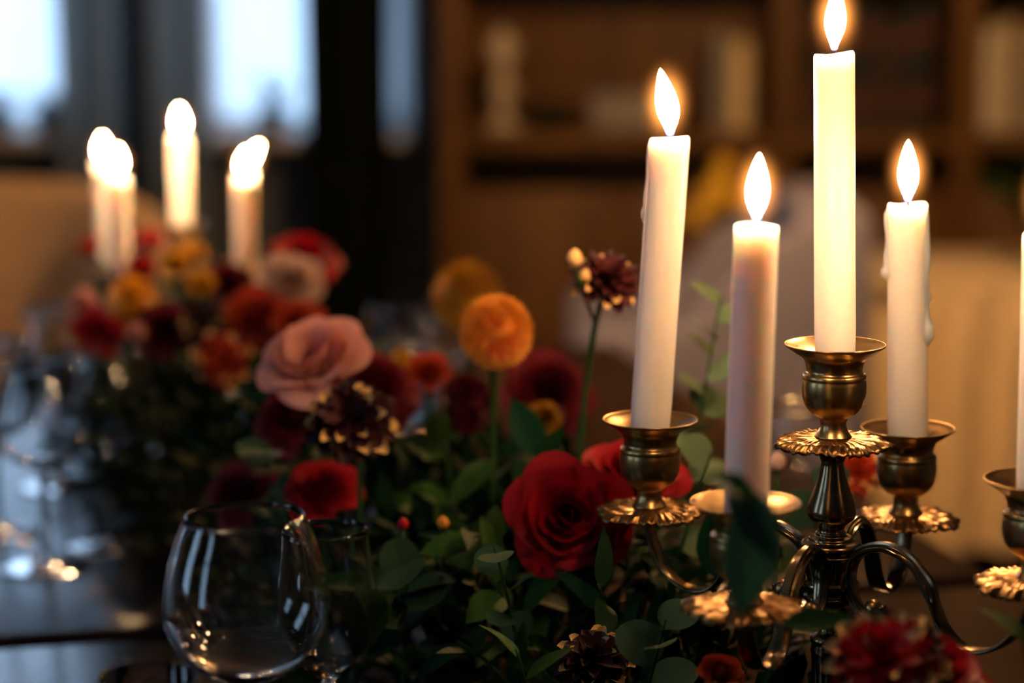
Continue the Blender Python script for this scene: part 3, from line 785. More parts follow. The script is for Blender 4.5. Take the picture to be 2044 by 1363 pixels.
#        count span r0 r1  h   curl tilt
LAYERS = [(3, 3.6, 0.02, 0.13, 0.98, 0.00, 0.10), (4, 2.6, 0.04, 0.27, 0.98, 0.06, 0.12), (5, 2.1, 0.06, 0.42, 0.94, 0.16, 0.10), (5, 1.75, 0.08, 0.58, 0.86, 0.34, 0.08), (5, 1.55, 0.10, 0.75, 0.70, 0.55, 0.05), (5, 1.45, 0.12, 0.92, 0.48, 0.75, 0.04)]
for li, (n, sp_, r0, r1, h, cu, ti) in enumerate(LAYERS):
    var = [petal_mesh('petal', sp_, r0, r1, h, cu, ti, RED_M, seed=li * 3 + k) for k in range(2)]
    for k in range(n):
        ROSE.append((var[k % 2], 2 * PI * k / n + li * 0.75 + 0.25 * math.sin(k * 3 + li), li))
SEPAL = grid_mesh('sepal', 4, 5, lambda u, v: Vector(((u - .5) * 0.22 * math.sin(PI * min(1, .15 + v * .85)), 0.10 + 0.38 * v, 0.10 - 0.55 * (v - .3) ** 2 + 0.1 * v)), LEAF_M)
HIP = new_mesh('calyx', *lathe([(0.0, -0.12), (0.06, -0.10), (0.13, -0.02), (0.15, 0.05), (0.10, 0.14), (0, 0.16)], 10), STEM_M)

def stem_part(root, top_local, direction, rad, foot_off=(0, 0), m=STEM_M):
    """curved stem from the root (on the table) to the bloom's base"""
    a = Vector((foot_off[0], foot_off[1], 0)); b = Vector(top_local); d = Vector(direction).normalized()
    L_ = (b - a).length
    pts = [a, a + Vector((0, 0, L_ * 0.35)), b - d * L_ * 0.28, b]
    path = []
    for i in range(11):
        t = i / 10
        path.append(((1 - t) ** 3) * pts[0] + 3 * (1 - t) ** 2 * t * pts[1] + 3 * (1 - t) * t * t * pts[2] + t ** 3 * pts[3])
    return link('stem', new_mesh('stem', *tube(path, [rad * (1.15 - 0.3 * i / 10) for i in range(11)], 8), m), root), path

LEAF_A = None
def leaf_mesh(name, L_, W, fold, droop, m, pw=0.9, nu=5, nv=7, round_=False):
    def fn(u, v):
        a = (u - 0.5) * 2
        if round_:
            v = 0.5 - 0.5 * math.cos(PI * v)
            w = W * math.sqrt(max(0.0, 1 - (2 * v - 1) ** 2)) * 0.5 + 0.0004
        else: w = W * 0.5 * (math.sin(PI * v ** pw) ** 0.85) + 0.0003
        return Vector((a * w, v * L_, -droop * L_ * v * v + fold * abs(a) * w + 0.04 * L_ * math.sin(v * 9) * a * 0.2))
    return grid_mesh(name, nu, nv, fn, m)
LEAF_A = leaf_mesh('leaf', 1.0, 0.52, 0.25, 0.22, LEAF_M)
LEAF_B = leaf_mesh('leaf', 1.0, 0.30, 0.25, 0.30, LEAF_M, pw=0.75)
LEAF_R = leaf_mesh('leaf', 1.0, 0.96, 0.10, 0.12, EUC_M, round_=True, nu=9, nv=15)

def add_leaf(root, me, loc, outward, up, size, m=None):
    y = Vector(outward).normalized(); z = Vector(up) - y * Vector(up).dot(y)
    if z.length < 1e-4: z = Vector((0.3, 0.2, 1)) - y * Vector((0.3, 0.2, 1)).dot(y)
    z.normalize(); x = y.cross(z)
    q = Matrix((x, y, z)).transposed().to_quaternion()
    return link('leaf', me, root, loc, q, size, m)

def foot(p, spread=0.03, toward=None):
    q = Vector((p.x, p.y, TABLE_Z))
    if toward is not None: q += Vector((toward[0], toward[1], 0))
    return q

def rose(label, pos, face, R, m, spin=0.0, layers=(0, 6), group=None, name='rose', off=(0, 0), leaves=2, elong=1.0):
    root = thing(name, label, 'rose', foot(pos, toward=off), group=group)
    R *= 0.80
    loc = pos - root.location; q0 = track(face, spin)
    base = loc - q0 @ Vector((0, 0, 0.42 * R))
    for me, ang, li in ROSE:
        if layers[0] <= li < layers[1]:
            link('petal', me, root, base, q0 @ Quaternion((0, 0, 1), ang), (R, R, R * elong), m)
    link('calyx', HIP, root, base, q0, R)
    for k in range(5): link('sepal', SEPAL, root, base, q0 @ Quaternion((0, 0, 1), k * 2 * PI / 5), R)
    st, path = stem_part(root, base - q0 @ Vector((0, 0, 0.1 * R)), q0 @ Vector((0, 0, 1)), 0.0022)
    for k in range(leaves):
        p = path[7 - k * 2]; a = rnd.uniform(0, 6.28)
        add_leaf(root, LEAF_A, p, (math.cos(a), math.sin(a), 0.35), (0, 0, 1), 0.045, LEAF_M)
    return root

def pompon(label, pos, R, m, n=420, face=(0, -0.3, 1), core=None, off=(0, 0), name='pompon_chrysanthemum', group=None, curl=1.0):
    root = thing(name, label, 'flower', foot(pos, toward=off), group=group)
    loc = pos - root.location
    V, Fc, MI = [], [], []
    blush = Vector((0.15, -0.95, -0.1)).normalized()
    up = Vector(face).normalized()
    q = track(up)
    for k in range(n):
        z = 1 - 2 * (k + 0.5) / n
        if z < -0.86: continue
        t = k * 2.39996
        rr = math.sqrt(1 - z * z)
        d = Vector((rr * math.cos(t), rr * math.sin(t), z))
        tx = d.cross(Vector((0, 0, 1)));
        if tx.length < 1e-4: tx = Vector((1, 0, 0))
        tx.normalize(); ty = tx.cross(d)          # ty points towards the flower's crown
        w = 1.15 / math.sqrt(n) * (0.9 + 0.3 * ((k * 7) % 5) / 4); ln = 1.0 + 0.10 * (((k * 7919) % 101) / 101 - 0.5)
        o = len(V)
        for (f, ww, lift) in ((0.55, 0.5, -0.04), (0.82, 1.0, -0.02), (0.95, 0.8, 0.0), (1.02, 0.25, 0.03)):
            c = d * f * ln - ty * lift * -curl
            V += [q @ ((c - tx * w * ww + d * 0.03) * R), q @ ((c - d * 0.02) * R), q @ ((c + tx * w * ww + d * 0.03) * R)]
        for r_ in range(3):
            a = o + r_ * 3
            Fc += [(a, a + 1, a + 4, a + 3), (a + 1, a + 2, a + 5, a + 4)]
            MI += [1 if (q @ d).dot(blush) + 0.15 * math.sin(k * 3.1) > 0.80 else 0] * 2
    # the round core under the petals
    o = len(V); cv, cf = lathe([(0.62 * R * math.sin(PI * i / 10), 0.62 * R * math.cos(PI * i / 10)) for i in range(11)], 16, cap=False)
    V += [Vector(v) for v in cv]; Fc += [tuple(i + o for i in f) for f in cf]; MI += [0] * len(cf)
    cl = link('petal_cluster', new_mesh('petal_cluster', V, Fc, [m, core or m], True, MI), root, loc); cl['kind'] = 'stuff'
    link('calyx', HIP, root, loc - q @ Vector((0, 0, 0.75 * R)), q, R * 1.2)
    st, path = stem_part(root, loc - q @ Vector((0, 0, 0.85 * R)), up, 0.0024)
    add_leaf(root, LEAF_B, path[6], (0.8, 0.3, 0.4), (0, 0, 1), 0.05, LEAF_M)
    return root

def tip_petal():
    def fn(u, v):
        a = (u - 0.5) * 2
        w = 0.24 * math.sin(PI * min(1.0, 0.10 + v * 0.78)) ** 0.8
        return Vector((a * w, 0.16 * v * v - 0.10 * a * a, v * (1 - 0.06 * a * a)))
    nu, nv = 4, 7
    V = [fn(i / (nu - 1), j / (nv - 1)) for j in range(nv) for i in range(nu)]
    Fc = [(j * nu + i, j * nu + i + 1, (j + 1) * nu + i + 1, (j + 1) * nu + i) for j in range(nv - 1) for i in range(nu - 1)]
    mi = [1 if j >= nv - 2 else 0 for j in range(nv - 1) for i in range(nu - 1)]
    me = new_mesh('petal', V, Fc, [CHOC_M, CREAM_M], True, mi)
    me2 = new_mesh('petal', V, Fc, [CHOC_M, CHOC_M], True, mi)
    return me, me2
TIP, NOTIP = tip_petal()
def dahlia(label, pos, face, R, n=64, tips=0.5, off=(0, 0), seed=0, m=None, group=None, flat=0.75, name='chocolate_dahlia'):
    r = random.Random(seed)
    root = thing(name, label, 'flower', foot(pos, toward=off), group=group)
    loc = pos - root.location; q0 = track(face, seed)
    for k in range(n):
        z = 1 - 1.25 * (k + 0.5) / n; t = k * 2.39996
        rr = math.sqrt(max(0, 1 - z * z))
        d = Vector((rr * math.cos(t), rr * math.sin(t), z))
        dn = Vector((d.x, d.y, d.z * flat)).normalized()
        tgt = q0 @ dn
        sc = R * (0.86 + 0.2 * r.random()) * (1 - 0.22 * max(0, z))
        side = dn.cross(Vector((0, 0, 1)))
        if side.length < 1e-3: side = Vector((1, 0, 0))
        side.normalize(); nrm = dn.cross(side)
        qm = Matrix((side, nrm * 1.0, dn)).transposed()
        if qm.determinant() < 0: qm = Matrix((-side, nrm, dn)).transposed()
        link('petal', TIP if r.random() < tips else NOTIP, root, loc - q0 @ Vector((0, 0, 0.1 * R)), q0 @ qm.to_quaternion(), (sc, sc, sc), m)
    link('calyx', HIP, root, loc - q0 @ Vector((0, 0, 0.35 * R)), q0, R * 1.3)
    stem_part(root, loc - q0 @ Vector((0, 0, 0.45 * R)), q0 @ Vector((0, 0, 1)), 0.0022)
    return root

def sprig(label, base, tip, n, size, kind='leaf', m=None, group=None, name='foliage_sprig', seed=0, bend=0.4, stem_r=0.0013):
    r = random.Random(seed)
    root = thing(name, label, 'foliage', base, group=group)
    b = Vector((0, 0, 0)); t = tip - base
    ctrl = b.lerp(t, 0.5) + Vector((0, 0, t.length * bend * 0.5))
    path = []
    for i in range(13):
        u = i / 12; path.append((1 - u) ** 2 * b + 2 * u * (1 - u) * ctrl + u * u * t)
    link('stem', new_mesh('stem', *tube(path, [stem_r * (1.2 - 0.7 * i / 12) for i in range(13)], 6), STEM_M), root)
    me = {'leaf': LEAF_A, 'long': LEAF_B, 'round': LEAF_R}[kind]
    for k in range(n):
        u = 0.25 + 0.75 * (k + 0.5) / n
        i = min(11, int(u * 12)); p = path[i].lerp(path[i + 1], u * 12 - i)
        tg = (path[i + 1] - path[i]).normalized()
        a = k * 2.4 + r.uniform(-.4, .4)
        ref = tg.cross(Vector((0.2, 0.9, 0.35))).normalized(); rf2 = tg.cross(ref)
        out = (math.cos(a) * ref + math.sin(a) * rf2) * 0.9 + tg * 0.55
        up = Vector((0, 0, 1)) + Vector((r.uniform(-.6, .6), r.uniform(-1.0, .1), r.uniform(-.3, .3)))
        add_leaf(root, me, p, out, up, size * r.uniform(0.75, 1.15), m)
    return root

# ---- blooms close to the large candelabra
CAMDIR = (-0.05, -0.9, 0.35)
rose('large deep red rose in full bloom below the leaning candle', P(1135, 1030, 1.43), (-0.10, -0.93, 0.22), 0.040, RED_M, 0.4)
rose('deep red rose behind the large red rose and the brass cup', P(1270, 945, 1.50), (0.15, -0.5, 0.85), 0.036, RED_M, 1.1)
rose('bright red rose beneath the long scrolled candelabra arm', P(1865, 1345, 1.15), (0.25, -0.35, 0.9), 0.034, RED_M, 0.2)
dahlia('crimson dahlia with golden tips in front of the candelabra stem', P(1765, 1318, 1.10), (-0.2, -0.55, 0.8), 0.031, 44, 0.55, seed=3, m=RED_M)
dahlia('small chocolate dahlia with cream tips among dark leaves under the large red rose', P(1185, 1310, 1.30), (-0.05, -0.45, 0.9), 0.023, 44, 0.4, seed=4)
dahlia('chocolate dahlia with cream tips below the pink rose', P(700, 838, 1.52), (-0.1, -0.85, 0.5), 0.031, 46, 0.33, seed=5)
td = dahlia('dark red dahlia with cream buds on a tall bare stem beside the leaning candle', P(1212, 555, 1.52), (0.2, -0.5, 0.85), 0.025, 56, 0.22, seed=6, off=(-0.02, 0.02), m=MAROON_M)
for (bp, br) in (((1147, 515, 1.50), 0.0046), ((1168, 552, 1.51), 0.0038)):
    bl = P(*bp) - td.location
    bpr = smooth_profile([(0, -1.1), (0.6, -0.9), (1.0, -0.2), (0.9, 0.5), (0.45, 1.1), (0, 1.3)], 3)
    bo2 = link('bud', new_mesh('bud', *lathe([(a * br, b * br) for a, b in bpr], 14), CREAM_M), td, bl)
    jn = (P(1190, 650, 1.525) - td.location) - bl
    link('bud_stalk', new_mesh('bud_stalk', *tube(catmull([Vector((0, 0, -br)), jn * 0.5 + Vector((-0.002, 0, 0)), jn], 4), 0.0010, 6), STEM_M), bo2)
dahlia('red and yellow dahlia glimpsed behind the candelabra stem', P(1718, 935, 1.62), (0.2, -0.7, 0.7), 0.022, 40, 0.4, seed=16, m=ORED_M)
pompon('large orange pompon chrysanthemum standing above the bouquet', P(990, 662, 1.56), 0.0238, ORANGE_M, 760, (0.05, -0.5, 0.85), core=BLUSHO_M)
pompon('ochre pompon chrysanthemum behind the large orange one', P(932, 592, 1.92), 0.0280, OCHRE_M, 380, (0, -0.3, 0.95))
pompon('round burgundy pompon low among the leaves beside the chocolate dahlia', P(932, 808, 1.62), 0.0195, BURG_M, 300, (0, -0.5, 0.85), name='burgundy_pompon')
PINK_TILT = (-0.25, -0.62, 0.74)
rose('open dusty pink rose above the chocolate dahlia', P(622, 712, 1.62), PINK_TILT, 0.040, PINK_M, 0.9, layers=(2, 6))
rose('dark burgundy rose tucked beside the pink rose', P(745, 770, 1.68), (0.35, -0.6, 0.7), 0.036, BURG_M, 0.2)
rose('burgundy rose under the pink rose petals', P(585, 835, 1.66), (-0.3, -0.7, 0.6), 0.030, BURG_M, 0.6)
rose('red rose behind the rim of the large wine glass', P(648, 975, 1.58), (0.05, -0.7, 0.7), 0.026, RED_M, 0.9)
rose('dark burgundy rose above the large wine glass rim', P(485, 990, 1.72), (-0.3, -0.8, 0.5), 0.030, BURG_M, 0.3)
rose('large burgundy rose behind the orange pompon', P(1095, 775, 1.72), (0.2, -0.75, 0.6), 0.036, BURG_M, 0.1)
rose('small ochre rose at the foot of the burgundy rose', P(1085, 835, 1.66), (0.05, -0.8, 0.55), 0.016, OCHRE_M, 0.7, layers=(0, 5))
rose('small rusty rose between the burgundy pompon and the pink rose', P(855, 745, 1.78), (0.0, -0.7, 0.7), 0.022, ORED_M, 0.5, layers=(0, 5))
pompon('small yellow button flower beside the burgundy rose', P(803, 722, 1.85), 0.010, YEL_M, 120, name='button_flower')
rose('small muted red rose in the lower leaves near the front cup', P(1440, 1345, 1.22), (0.1, -0.5, 0.85), 0.016, ORED_M, 0.4, layers=(0, 5))
# buds
def bud(label, pos, R, m, off=(0, 0)):
    root = thing('flower_bud', label, 'bud', foot(pos, toward=off))
    loc = pos - root.location
    pr = smooth_profile([(0, -1.1), (0.6, -0.9), (1.0, -0.2), (0.9, 0.5), (0.45, 1.1), (0, 1.3)], 3)
    link('bud_petals', new_mesh('bud_petals', *lathe([(a * R, b * R) for a, b in pr], 16, lambda t, r, z: 1 + 0.08 * math.cos(5 * t + 60 * z)), m), root, loc)
    link('calyx', HIP, root, loc - Vector((0, 0, R * 1.0)), None, R * 4.5)
    stem_part(root, loc - Vector((0, 0, R * 1.3)), (0, 0, 1), 0.0016)
bud('cream bud lit warm behind the short front candle', P(1551, 922, 1.50), 0.0052, BLUSH_M, (0.0, 0.0))
bud('tiny red bud in the dark leaves behind the wine glasses', P(804, 1046, 1.45), 0.0032, RED_M)
bud('tiny orange bud in the dark leaves near the tiny red bud', P(884, 1044, 1.47), 0.0034, ORANGE_M)

# ---- distant bouquet
rose('far red rose at the top of the distant bouquet', P(608, 512, 2.12), (0.2, -0.5, 0.85), 0.034, RED_M, 0.3)
rose('pale blush rose under the far red rose', P(578, 560, 2.05), (0.1, -0.8, 0.55), 0.030, BLUSH_M, 0.8)
rose('orange-red rose below the pale blush rose', P(510, 635, 2.02), (-0.2, -0.8, 0.55), 0.034, ORED_M, 0.2)
rose('rust red rose behind the dusty pink rose', P(600, 640, 1.98), (0.2, -0.7, 0.65), 0.024, ORED_M, 1.0)
pompon('yellow-green pompon below the distant candle pair', P(264, 600, 2.10), 0.0215, YEL_M, 260, (0, -0.4, 0.9))
rose('golden yellow rose under the middle distant candle', P(352, 525, 2.16), (0, -0.7, 0.7), 0.019, YEL_M, 0.3, layers=(0, 5))
rose('golden yellow rose high beside the middle distant candle', P(390, 505, 2.20), (0.2, -0.6, 0.75), 0.015, YEL_M, 0.9, layers=(0, 5))
rose('small golden yellow rose lower on the distant bouquet', P(403, 566, 2.10), (0.1, -0.8, 0.5), 0.015, YEL_M, 1.2, layers=(0, 5))
rose('small rust red rose by the beige chair edge of the bouquet', P(180, 495, 2.28), (-0.4, -0.6, 0.6), 0.017, ORED_M, 0.4, layers=(0, 5))
rose('small crimson rose right behind the distant candle pair', P(300, 480, 2.38), (0, -0.5, 0.8), 0.019, RED_M, 0.7, layers=(0, 5))
rose('small crimson rose between the yellow pompon and the yellow roses', P(282, 535, 2.20), (0, -0.7, 0.7), 0.018, RED_M, 0.7, layers=(0, 5))
rose('soft pink rose beside the yellow-green pompon', P(166, 606, 2.14), (-0.4, -0.8, 0.4), 0.018, PINK_M, 0.7, layers=(0, 5))
rose('crimson rose below the soft pink rose', P(190, 665, 2.06), (-0.2, -0.85, 0.4), 0.026, RED_M, 0.2)
rose('deep burgundy rose in the heart of the distant bouquet', P(330, 655, 2.06), (0.0, -0.85, 0.5), 0.028, BURG_M, 0.9)
rose('burgundy rose beside the distant middle candle', P(455, 560, 2.14), (0.0, -0.75, 0.6), 0.022, BURG_M, 0.5)
rose('small blush rose under the yellow-green pompon', P(272, 662, 2.02), (0.0, -0.9, 0.4), 0.010, PINK_M, 0.5, layers=(0, 5))
dahlia('rust and yellow dahlia left of the dusty pink rose', P(440, 715, 1.92), (-0.1, -0.85, 0.5), 0.028, 40, 0.35, seed=9, m=ORED_M)
dahlia('dark dahlia with cream tips in the distant bouquet', P(405, 640, 2.0), (0, -0.8, 0.6), 0.022, 40, 0.3, seed=10)

# ---- foliage
SPINE = [(Vector((0.21, 1.06, 0)), 0.10, 0.035), (Vector((0.15, 1.22, 0)), 0.12, 0.055), (Vector((0.06, 1.40, 0)), 0.14, 0.12), (Vector((-0.03, 1.56, 0)), 0.15, 0.145), (Vector((-0.12, 1.75, 0)), 0.14, 0.145), (Vector((-0.22, 1.98, 0)), 0.13, 0.14), (Vector((-0.30, 2.22, 0)), 0.13, 0.14), (Vector((-0.35, 2.42, 0)), 0.11, 0.11)]
def spine_at(u):
    f = u * (len(SPINE) - 1); i = min(len(SPINE) - 2, int(f)); k = f - i
    a, b = SPINE[i], SPINE[i + 1]
    return a[0].lerp(b[0], k), a[1] + (b[1] - a[1]) * k, a[2] + (b[2] - a[2]) * k
# dense small leaves that fill the garland
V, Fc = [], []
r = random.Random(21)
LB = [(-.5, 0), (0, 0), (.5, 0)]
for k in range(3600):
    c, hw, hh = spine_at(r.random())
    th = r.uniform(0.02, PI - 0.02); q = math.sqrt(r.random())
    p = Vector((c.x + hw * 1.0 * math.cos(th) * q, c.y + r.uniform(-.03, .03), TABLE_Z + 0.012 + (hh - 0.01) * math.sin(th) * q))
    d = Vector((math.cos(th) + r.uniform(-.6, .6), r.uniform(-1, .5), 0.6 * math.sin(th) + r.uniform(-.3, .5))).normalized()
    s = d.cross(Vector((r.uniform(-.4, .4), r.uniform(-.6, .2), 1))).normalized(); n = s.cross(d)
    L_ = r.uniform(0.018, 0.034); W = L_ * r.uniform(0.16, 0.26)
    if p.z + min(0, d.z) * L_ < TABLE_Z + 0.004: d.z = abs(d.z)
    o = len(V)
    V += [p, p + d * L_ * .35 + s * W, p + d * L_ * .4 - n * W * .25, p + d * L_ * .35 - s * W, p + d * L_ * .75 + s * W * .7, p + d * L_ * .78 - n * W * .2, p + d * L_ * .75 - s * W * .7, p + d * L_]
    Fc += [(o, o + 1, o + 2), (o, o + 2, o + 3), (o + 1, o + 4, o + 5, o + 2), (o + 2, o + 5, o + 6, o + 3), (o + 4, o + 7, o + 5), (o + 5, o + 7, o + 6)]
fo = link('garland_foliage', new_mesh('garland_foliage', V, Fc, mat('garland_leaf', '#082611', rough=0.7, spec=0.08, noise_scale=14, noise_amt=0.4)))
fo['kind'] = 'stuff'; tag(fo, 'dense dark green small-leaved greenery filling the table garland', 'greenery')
r = random.Random(5)
for k in range(62):
    c, hw, hh = spine_at((k + 0.5) / 62)
    th = PI * (0.12 + 0.76 * r.random())
    base = Vector((c.x + 0.4 * hw * math.cos(th), c.y + r.uniform(-.03, .03), TABLE_Z + 0.002))
    tip = Vector((c.x + hw * 1.25 * math.cos(th) + r.uniform(-.03, .03), c.y + r.uniform(-.10, .02), TABLE_Z + hh * (0.35 + 0.95 * math.sin(th)) * r.uniform(0.8, 1.05)))
    kd = 'leaf' if r.random() < .6 else 'long'; lm = LEAF_M if r.random() < .7 else LEAF2_M
    where = ['around the large candelabra base', 'under the large red rose', 'below the orange pompon', 'below the dusty pink rose', 'at the front of the distant bouquet', 'around the distant candelabra'][min(5, int(6 * (k + 0.5) / 62))]
    what = ('dark green ' if lm is LEAF_M else 'olive ') + ('broad-leaved' if kd == 'leaf' else 'narrow-leaved')
    sprig(what + ' sprig ' + where, base, tip, r.randint(6, 9), r.uniform(0.036, 0.05), kd, lm, what + ' sprigs ' + where, seed=k)
def eu(label, bpx, btop, n, size, seed, kind='round', m=EUC_M, bend=0.3):
    sprig(label, bpx, btop, n, size, kind, m, None, 'eucalyptus_sprig', seed, bend)
def tb(px, py): return PZ(px, py, TABLE_Z) + Vector((0, 0, 0.001))
def under(px, py, d, dx=0, dy=0):
    p = P(px, py, d); return Vector((p.x + dx, p.y + dy, TABLE_Z + 0.001))
eu('silver eucalyptus sprig rising between the leaning candle and the front candle', under(1330, 800, 1.55), P(1440, 590, 1.55), 14, 0.029, 31, 'round', EUCL_M)
eu('silver eucalyptus sprig spreading behind the front candle cup', under(1330, 1000, 1.45, -0.02), P(1420, 905, 1.45), 9, 0.024, 32, 'round', EUCL_M)
eu('silver eucalyptus sprig low beside the small chocolate dahlia', under(1230, 1340, 1.30), P(1330, 1235, 1.27), 8, 0.024, 33)
eu('pale eucalyptus sprig dipping under the large red rose', under(1080, 1180, 1.42), P(985, 1085, 1.36), 7, 0.020, 34)
eu('eucalyptus sprig between the slim wine glass and the garland', under(800, 1180, 1.50), P(815, 1110, 1.42), 7, 0.032, 35)
eu('pale eucalyptus sprig left of the distant bouquet by the glasses', under(330, 900, 2.0), P(285, 850, 2.02), 8, 0.028, 36)
eu('eucalyptus sprig below the dusty pink rose', under(560, 900, 1.65), P(530, 880, 1.58), 7, 0.028, 37)
eu('eucalyptus sprig trailing behind the candelabra hub', under(1600, 1050, 1.55), P(1640, 965, 1.5), 8, 0.026, 38)
eu('grassy sprig with narrow olive leaves under the small chocolate dahlia', under(1120, 1340, 1.28), P(1030, 1295, 1.25), 6, 0.03, 40, 'long', LEAF2_M)
# the big soft dark leaf hanging before the front cup
lv = thing('drooping_leaf_stem', 'large dark green leaf drooping in front of the front candle cup', 'leaf', under(1440, 1300, 1.04, -0.03, 0.02))
top = P(1425, 945, 1.03) - lv.location
pth = catmull([Vector((0, 0, 0)), top * 0.45 + Vector((-0.016, 0, 0.02)), top * 0.85 + Vector((-0.014, 0, 0.012)), top], 5)
link('stem', new_mesh('stem', *tube(pth, 0.0012, 7), STEM_M), lv)
BIG = leaf_mesh('leaf', 1.0, 0.50, 0.30, 0.10, mat('blue_green_leaf', '#2a5a48', rough=0.5, translucent=0.15, noise_scale=40, noise_amt=0.15), nu=9, nv=11)
def drop_leaf(a, b, up, m=None):
    a = P(*a) - lv.location; b = P(*b) - lv.location
    if (a - top).length > 0.004: link('leaf_stalk', new_mesh('leaf_stalk', *tube([top, top.lerp(a, .5) + Vector((0, 0, .003)), a], 0.0008, 6), STEM_M), lv)
    add_leaf(lv, BIG, a, b - a, up, (b - a).length, m)
drop_leaf((1500, 975, 1.03), (1488, 1235, 1.035), (0.45, -1, 0.15))
drop_leaf((1450, 965, 1.03), (1560, 1120, 1.02), (0.5, -1, 0.5))
drop_leaf((1425, 945, 1.03), (1500, 990, 1.01), (0.0, -0.5, 1), LEAF2_M)
# leaf crossing the lower stem, and a leaf at the right edge
lv2 = thing('long_leaf_stem', 'long olive leaf lying across the lower candelabra stem', 'leaf', under(1530, 1300, 1.12, -0.01, 0.0))
t0 = P(1560, 1245, 1.13) - lv2.location
link('stem', new_mesh('stem', *tube(catmull([Vector((0, 0, 0)), t0 * 0.5 + Vector((-0.01, 0, 0)), t0], 5), 0.0013, 7), STEM_M), lv2)
add_leaf(lv2, LEAF_B, t0, (P(1715, 1222, 1.12) - lv2.location) - t0, (0, -0.7, 0.6), 0.038, LEAF2_M)
eu('leafy green sprig at the end of the scrolled candelabra arm', under(2060, 1330, 1.14, 0.02, 0.02), P(2040, 1250, 1.14), 6, 0.03, 41, 'leaf', LEAF2_M)

# ------------------------------------------------------------------ chairs
def loft(name, rings, m, parent, close=True):
    n = len(rings[0]); V = [v for r_ in rings for v in r_]; Fc = []
    for i in range(len(rings) - 1):
        for k in range(n):
            a, b = i * n + k, i * n + (k + 1) % n
            Fc.append((a, b, b + n, a + n))
    Fc.append(tuple(range(n - 1, -1, -1))); Fc.append(tuple(range((len(rings) - 1) * n, len(rings) * n)))
    return link(name, new_mesh(name, V, Fc, m), parent)
# beige round-backed chair at the far left end
ch = thing('upholstered_chair', 'beige round-backed upholstered chair beside the window at the table end', 'chair', (-0.76, 3.28, 0))
def shell(r_out, thick, z0, z1, a0, a1, m, parent, name, n=26, dip=0.10):
    rings = []
    for i in range(n):
        u = i / (n - 1); a = a0 + (a1 - a0) * u
        e = abs(2 * u - 1)
        zt = z1 - dip * e ** 3 * 1.6
        c, s = math.cos(a), math.sin(a)
        sec = []
        for (rr, zz) in ((r_out, z0), (r_out + 0.006, z0 + (zt - z0) * .5), (r_out, zt - 0.03), (r_out - thick * .5, zt), (r_out - thick, zt - 0.03), (r_out - thick - 0.006, z0 + (zt - z0) * .5), (r_out - thick, z0)):
            sec.append(Vector((rr * c, rr * s * 0.92, zz)))
        rings.append(sec)
    return loft(name, rings, m, parent)
shell(0.33, 0.07, 0.40, 0.90, -PI * 0.05, PI * 1.05, BEIGE_FAB, ch, 'backrest')
sv, sf = lathe(smooth_profile([(0, 0.36), (0.24, 0.36), (0.26, 0.38), (0.26, 0.45), (0.24, 0.475), (0, 0.48)], 3), 36)
link('seat', new_mesh('seat', sv, sf, BEIGE_FAB), ch)
lg = new_mesh('leg', *lathe([(0.012, 0), (0.02, 0.36)], 14), DARKWOOD)
for sx in (-1, 1):
    for sy in (-1, 1): link('leg', lg, ch, (sx * 0.17, sy * 0.16, 0))
# grey-lavender armchair seen from its side
AD = 3.55
ac = thing('armchair', 'grey lavender upholstered armchair turned sideways behind the candelabra', 'armchair', (P(1560, 700, AD).x, AD, 0))
def prof_extrude(name, pts, y0, y1, m, parent, bev=0.02):
    n = len(pts); V = [Vector((x, y0, z)) for x, z in pts] + [Vector((x, y1, z)) for x, z in pts]
    Fc = [tuple(range(n)), tuple(range(2 * n - 1, n - 1, -1))] + [(k, n + k, n + (k + 1) % n, (k + 1) % n) for k in range(n)]
    me = new_mesh(name, V, Fc, m)
    bm = bmesh.new(); bm.from_mesh(me); bmesh.ops.recalc_face_normals(bm, faces=bm.faces)
    ed = [e for e in bm.edges if abs(e.verts[0].co.y - e.verts[1].co.y) < 1e-6]
    bmesh.ops.bevel(bm, geom=ed, offset=bev, segments=3, profile=0.6, affect='EDGES')
    bm.to_mesh(me); bm.free(); me.polygons.foreach_set('use_smooth', [True] * len(me.polygons))
    return link(name, me, parent)
def ax_(px, py): return (P(px, py, AD).x - ac.location.x, P(px, py, AD + 0.42).z)
wing = [ax_(1150, 600), ax_(1175, 580), ax_(1290, 582), ax_(1375, 570), ax_(1450, 500), ax_(1540, 420), ax_(1640, 368), ax_(1710, 356), ax_(1742, 375), ax_(1748, 450), ax_(1740, 1000), ax_(1150, 1000)]
prof_extrude('side_wing', wing, -0.03, 0.04, GREY_FAB, ac)
prof_extrude('side_wing', wing, 0.37, 0.44, GREY_FAB, ac)
xb = ax_(1742, 375)[0]
boxes('backrest', [((xb - 0.055, 0.205, 0.59), (0.11, 0.325, 0.54))], GREY_FAB, ac, bevel=0.03, seg=3)
boxes('seat', [((ax_(1440, 0)[0], 0.205, 0.36), (0.42, 0.325, 0.16))], GREY_FAB, ac, bevel=0.03, seg=3)
zb = ax_(1400, 1000)[1]
for lx in (ax_(1180, 0)[0], ax_(1720, 0)[0]):
    for ly in (0.005, 0.405): link('leg', new_mesh('leg', *lathe([(0.014, 0), (0.022, zb + 0.01)], 14), DARKWOOD), ac, (lx, ly, 0))

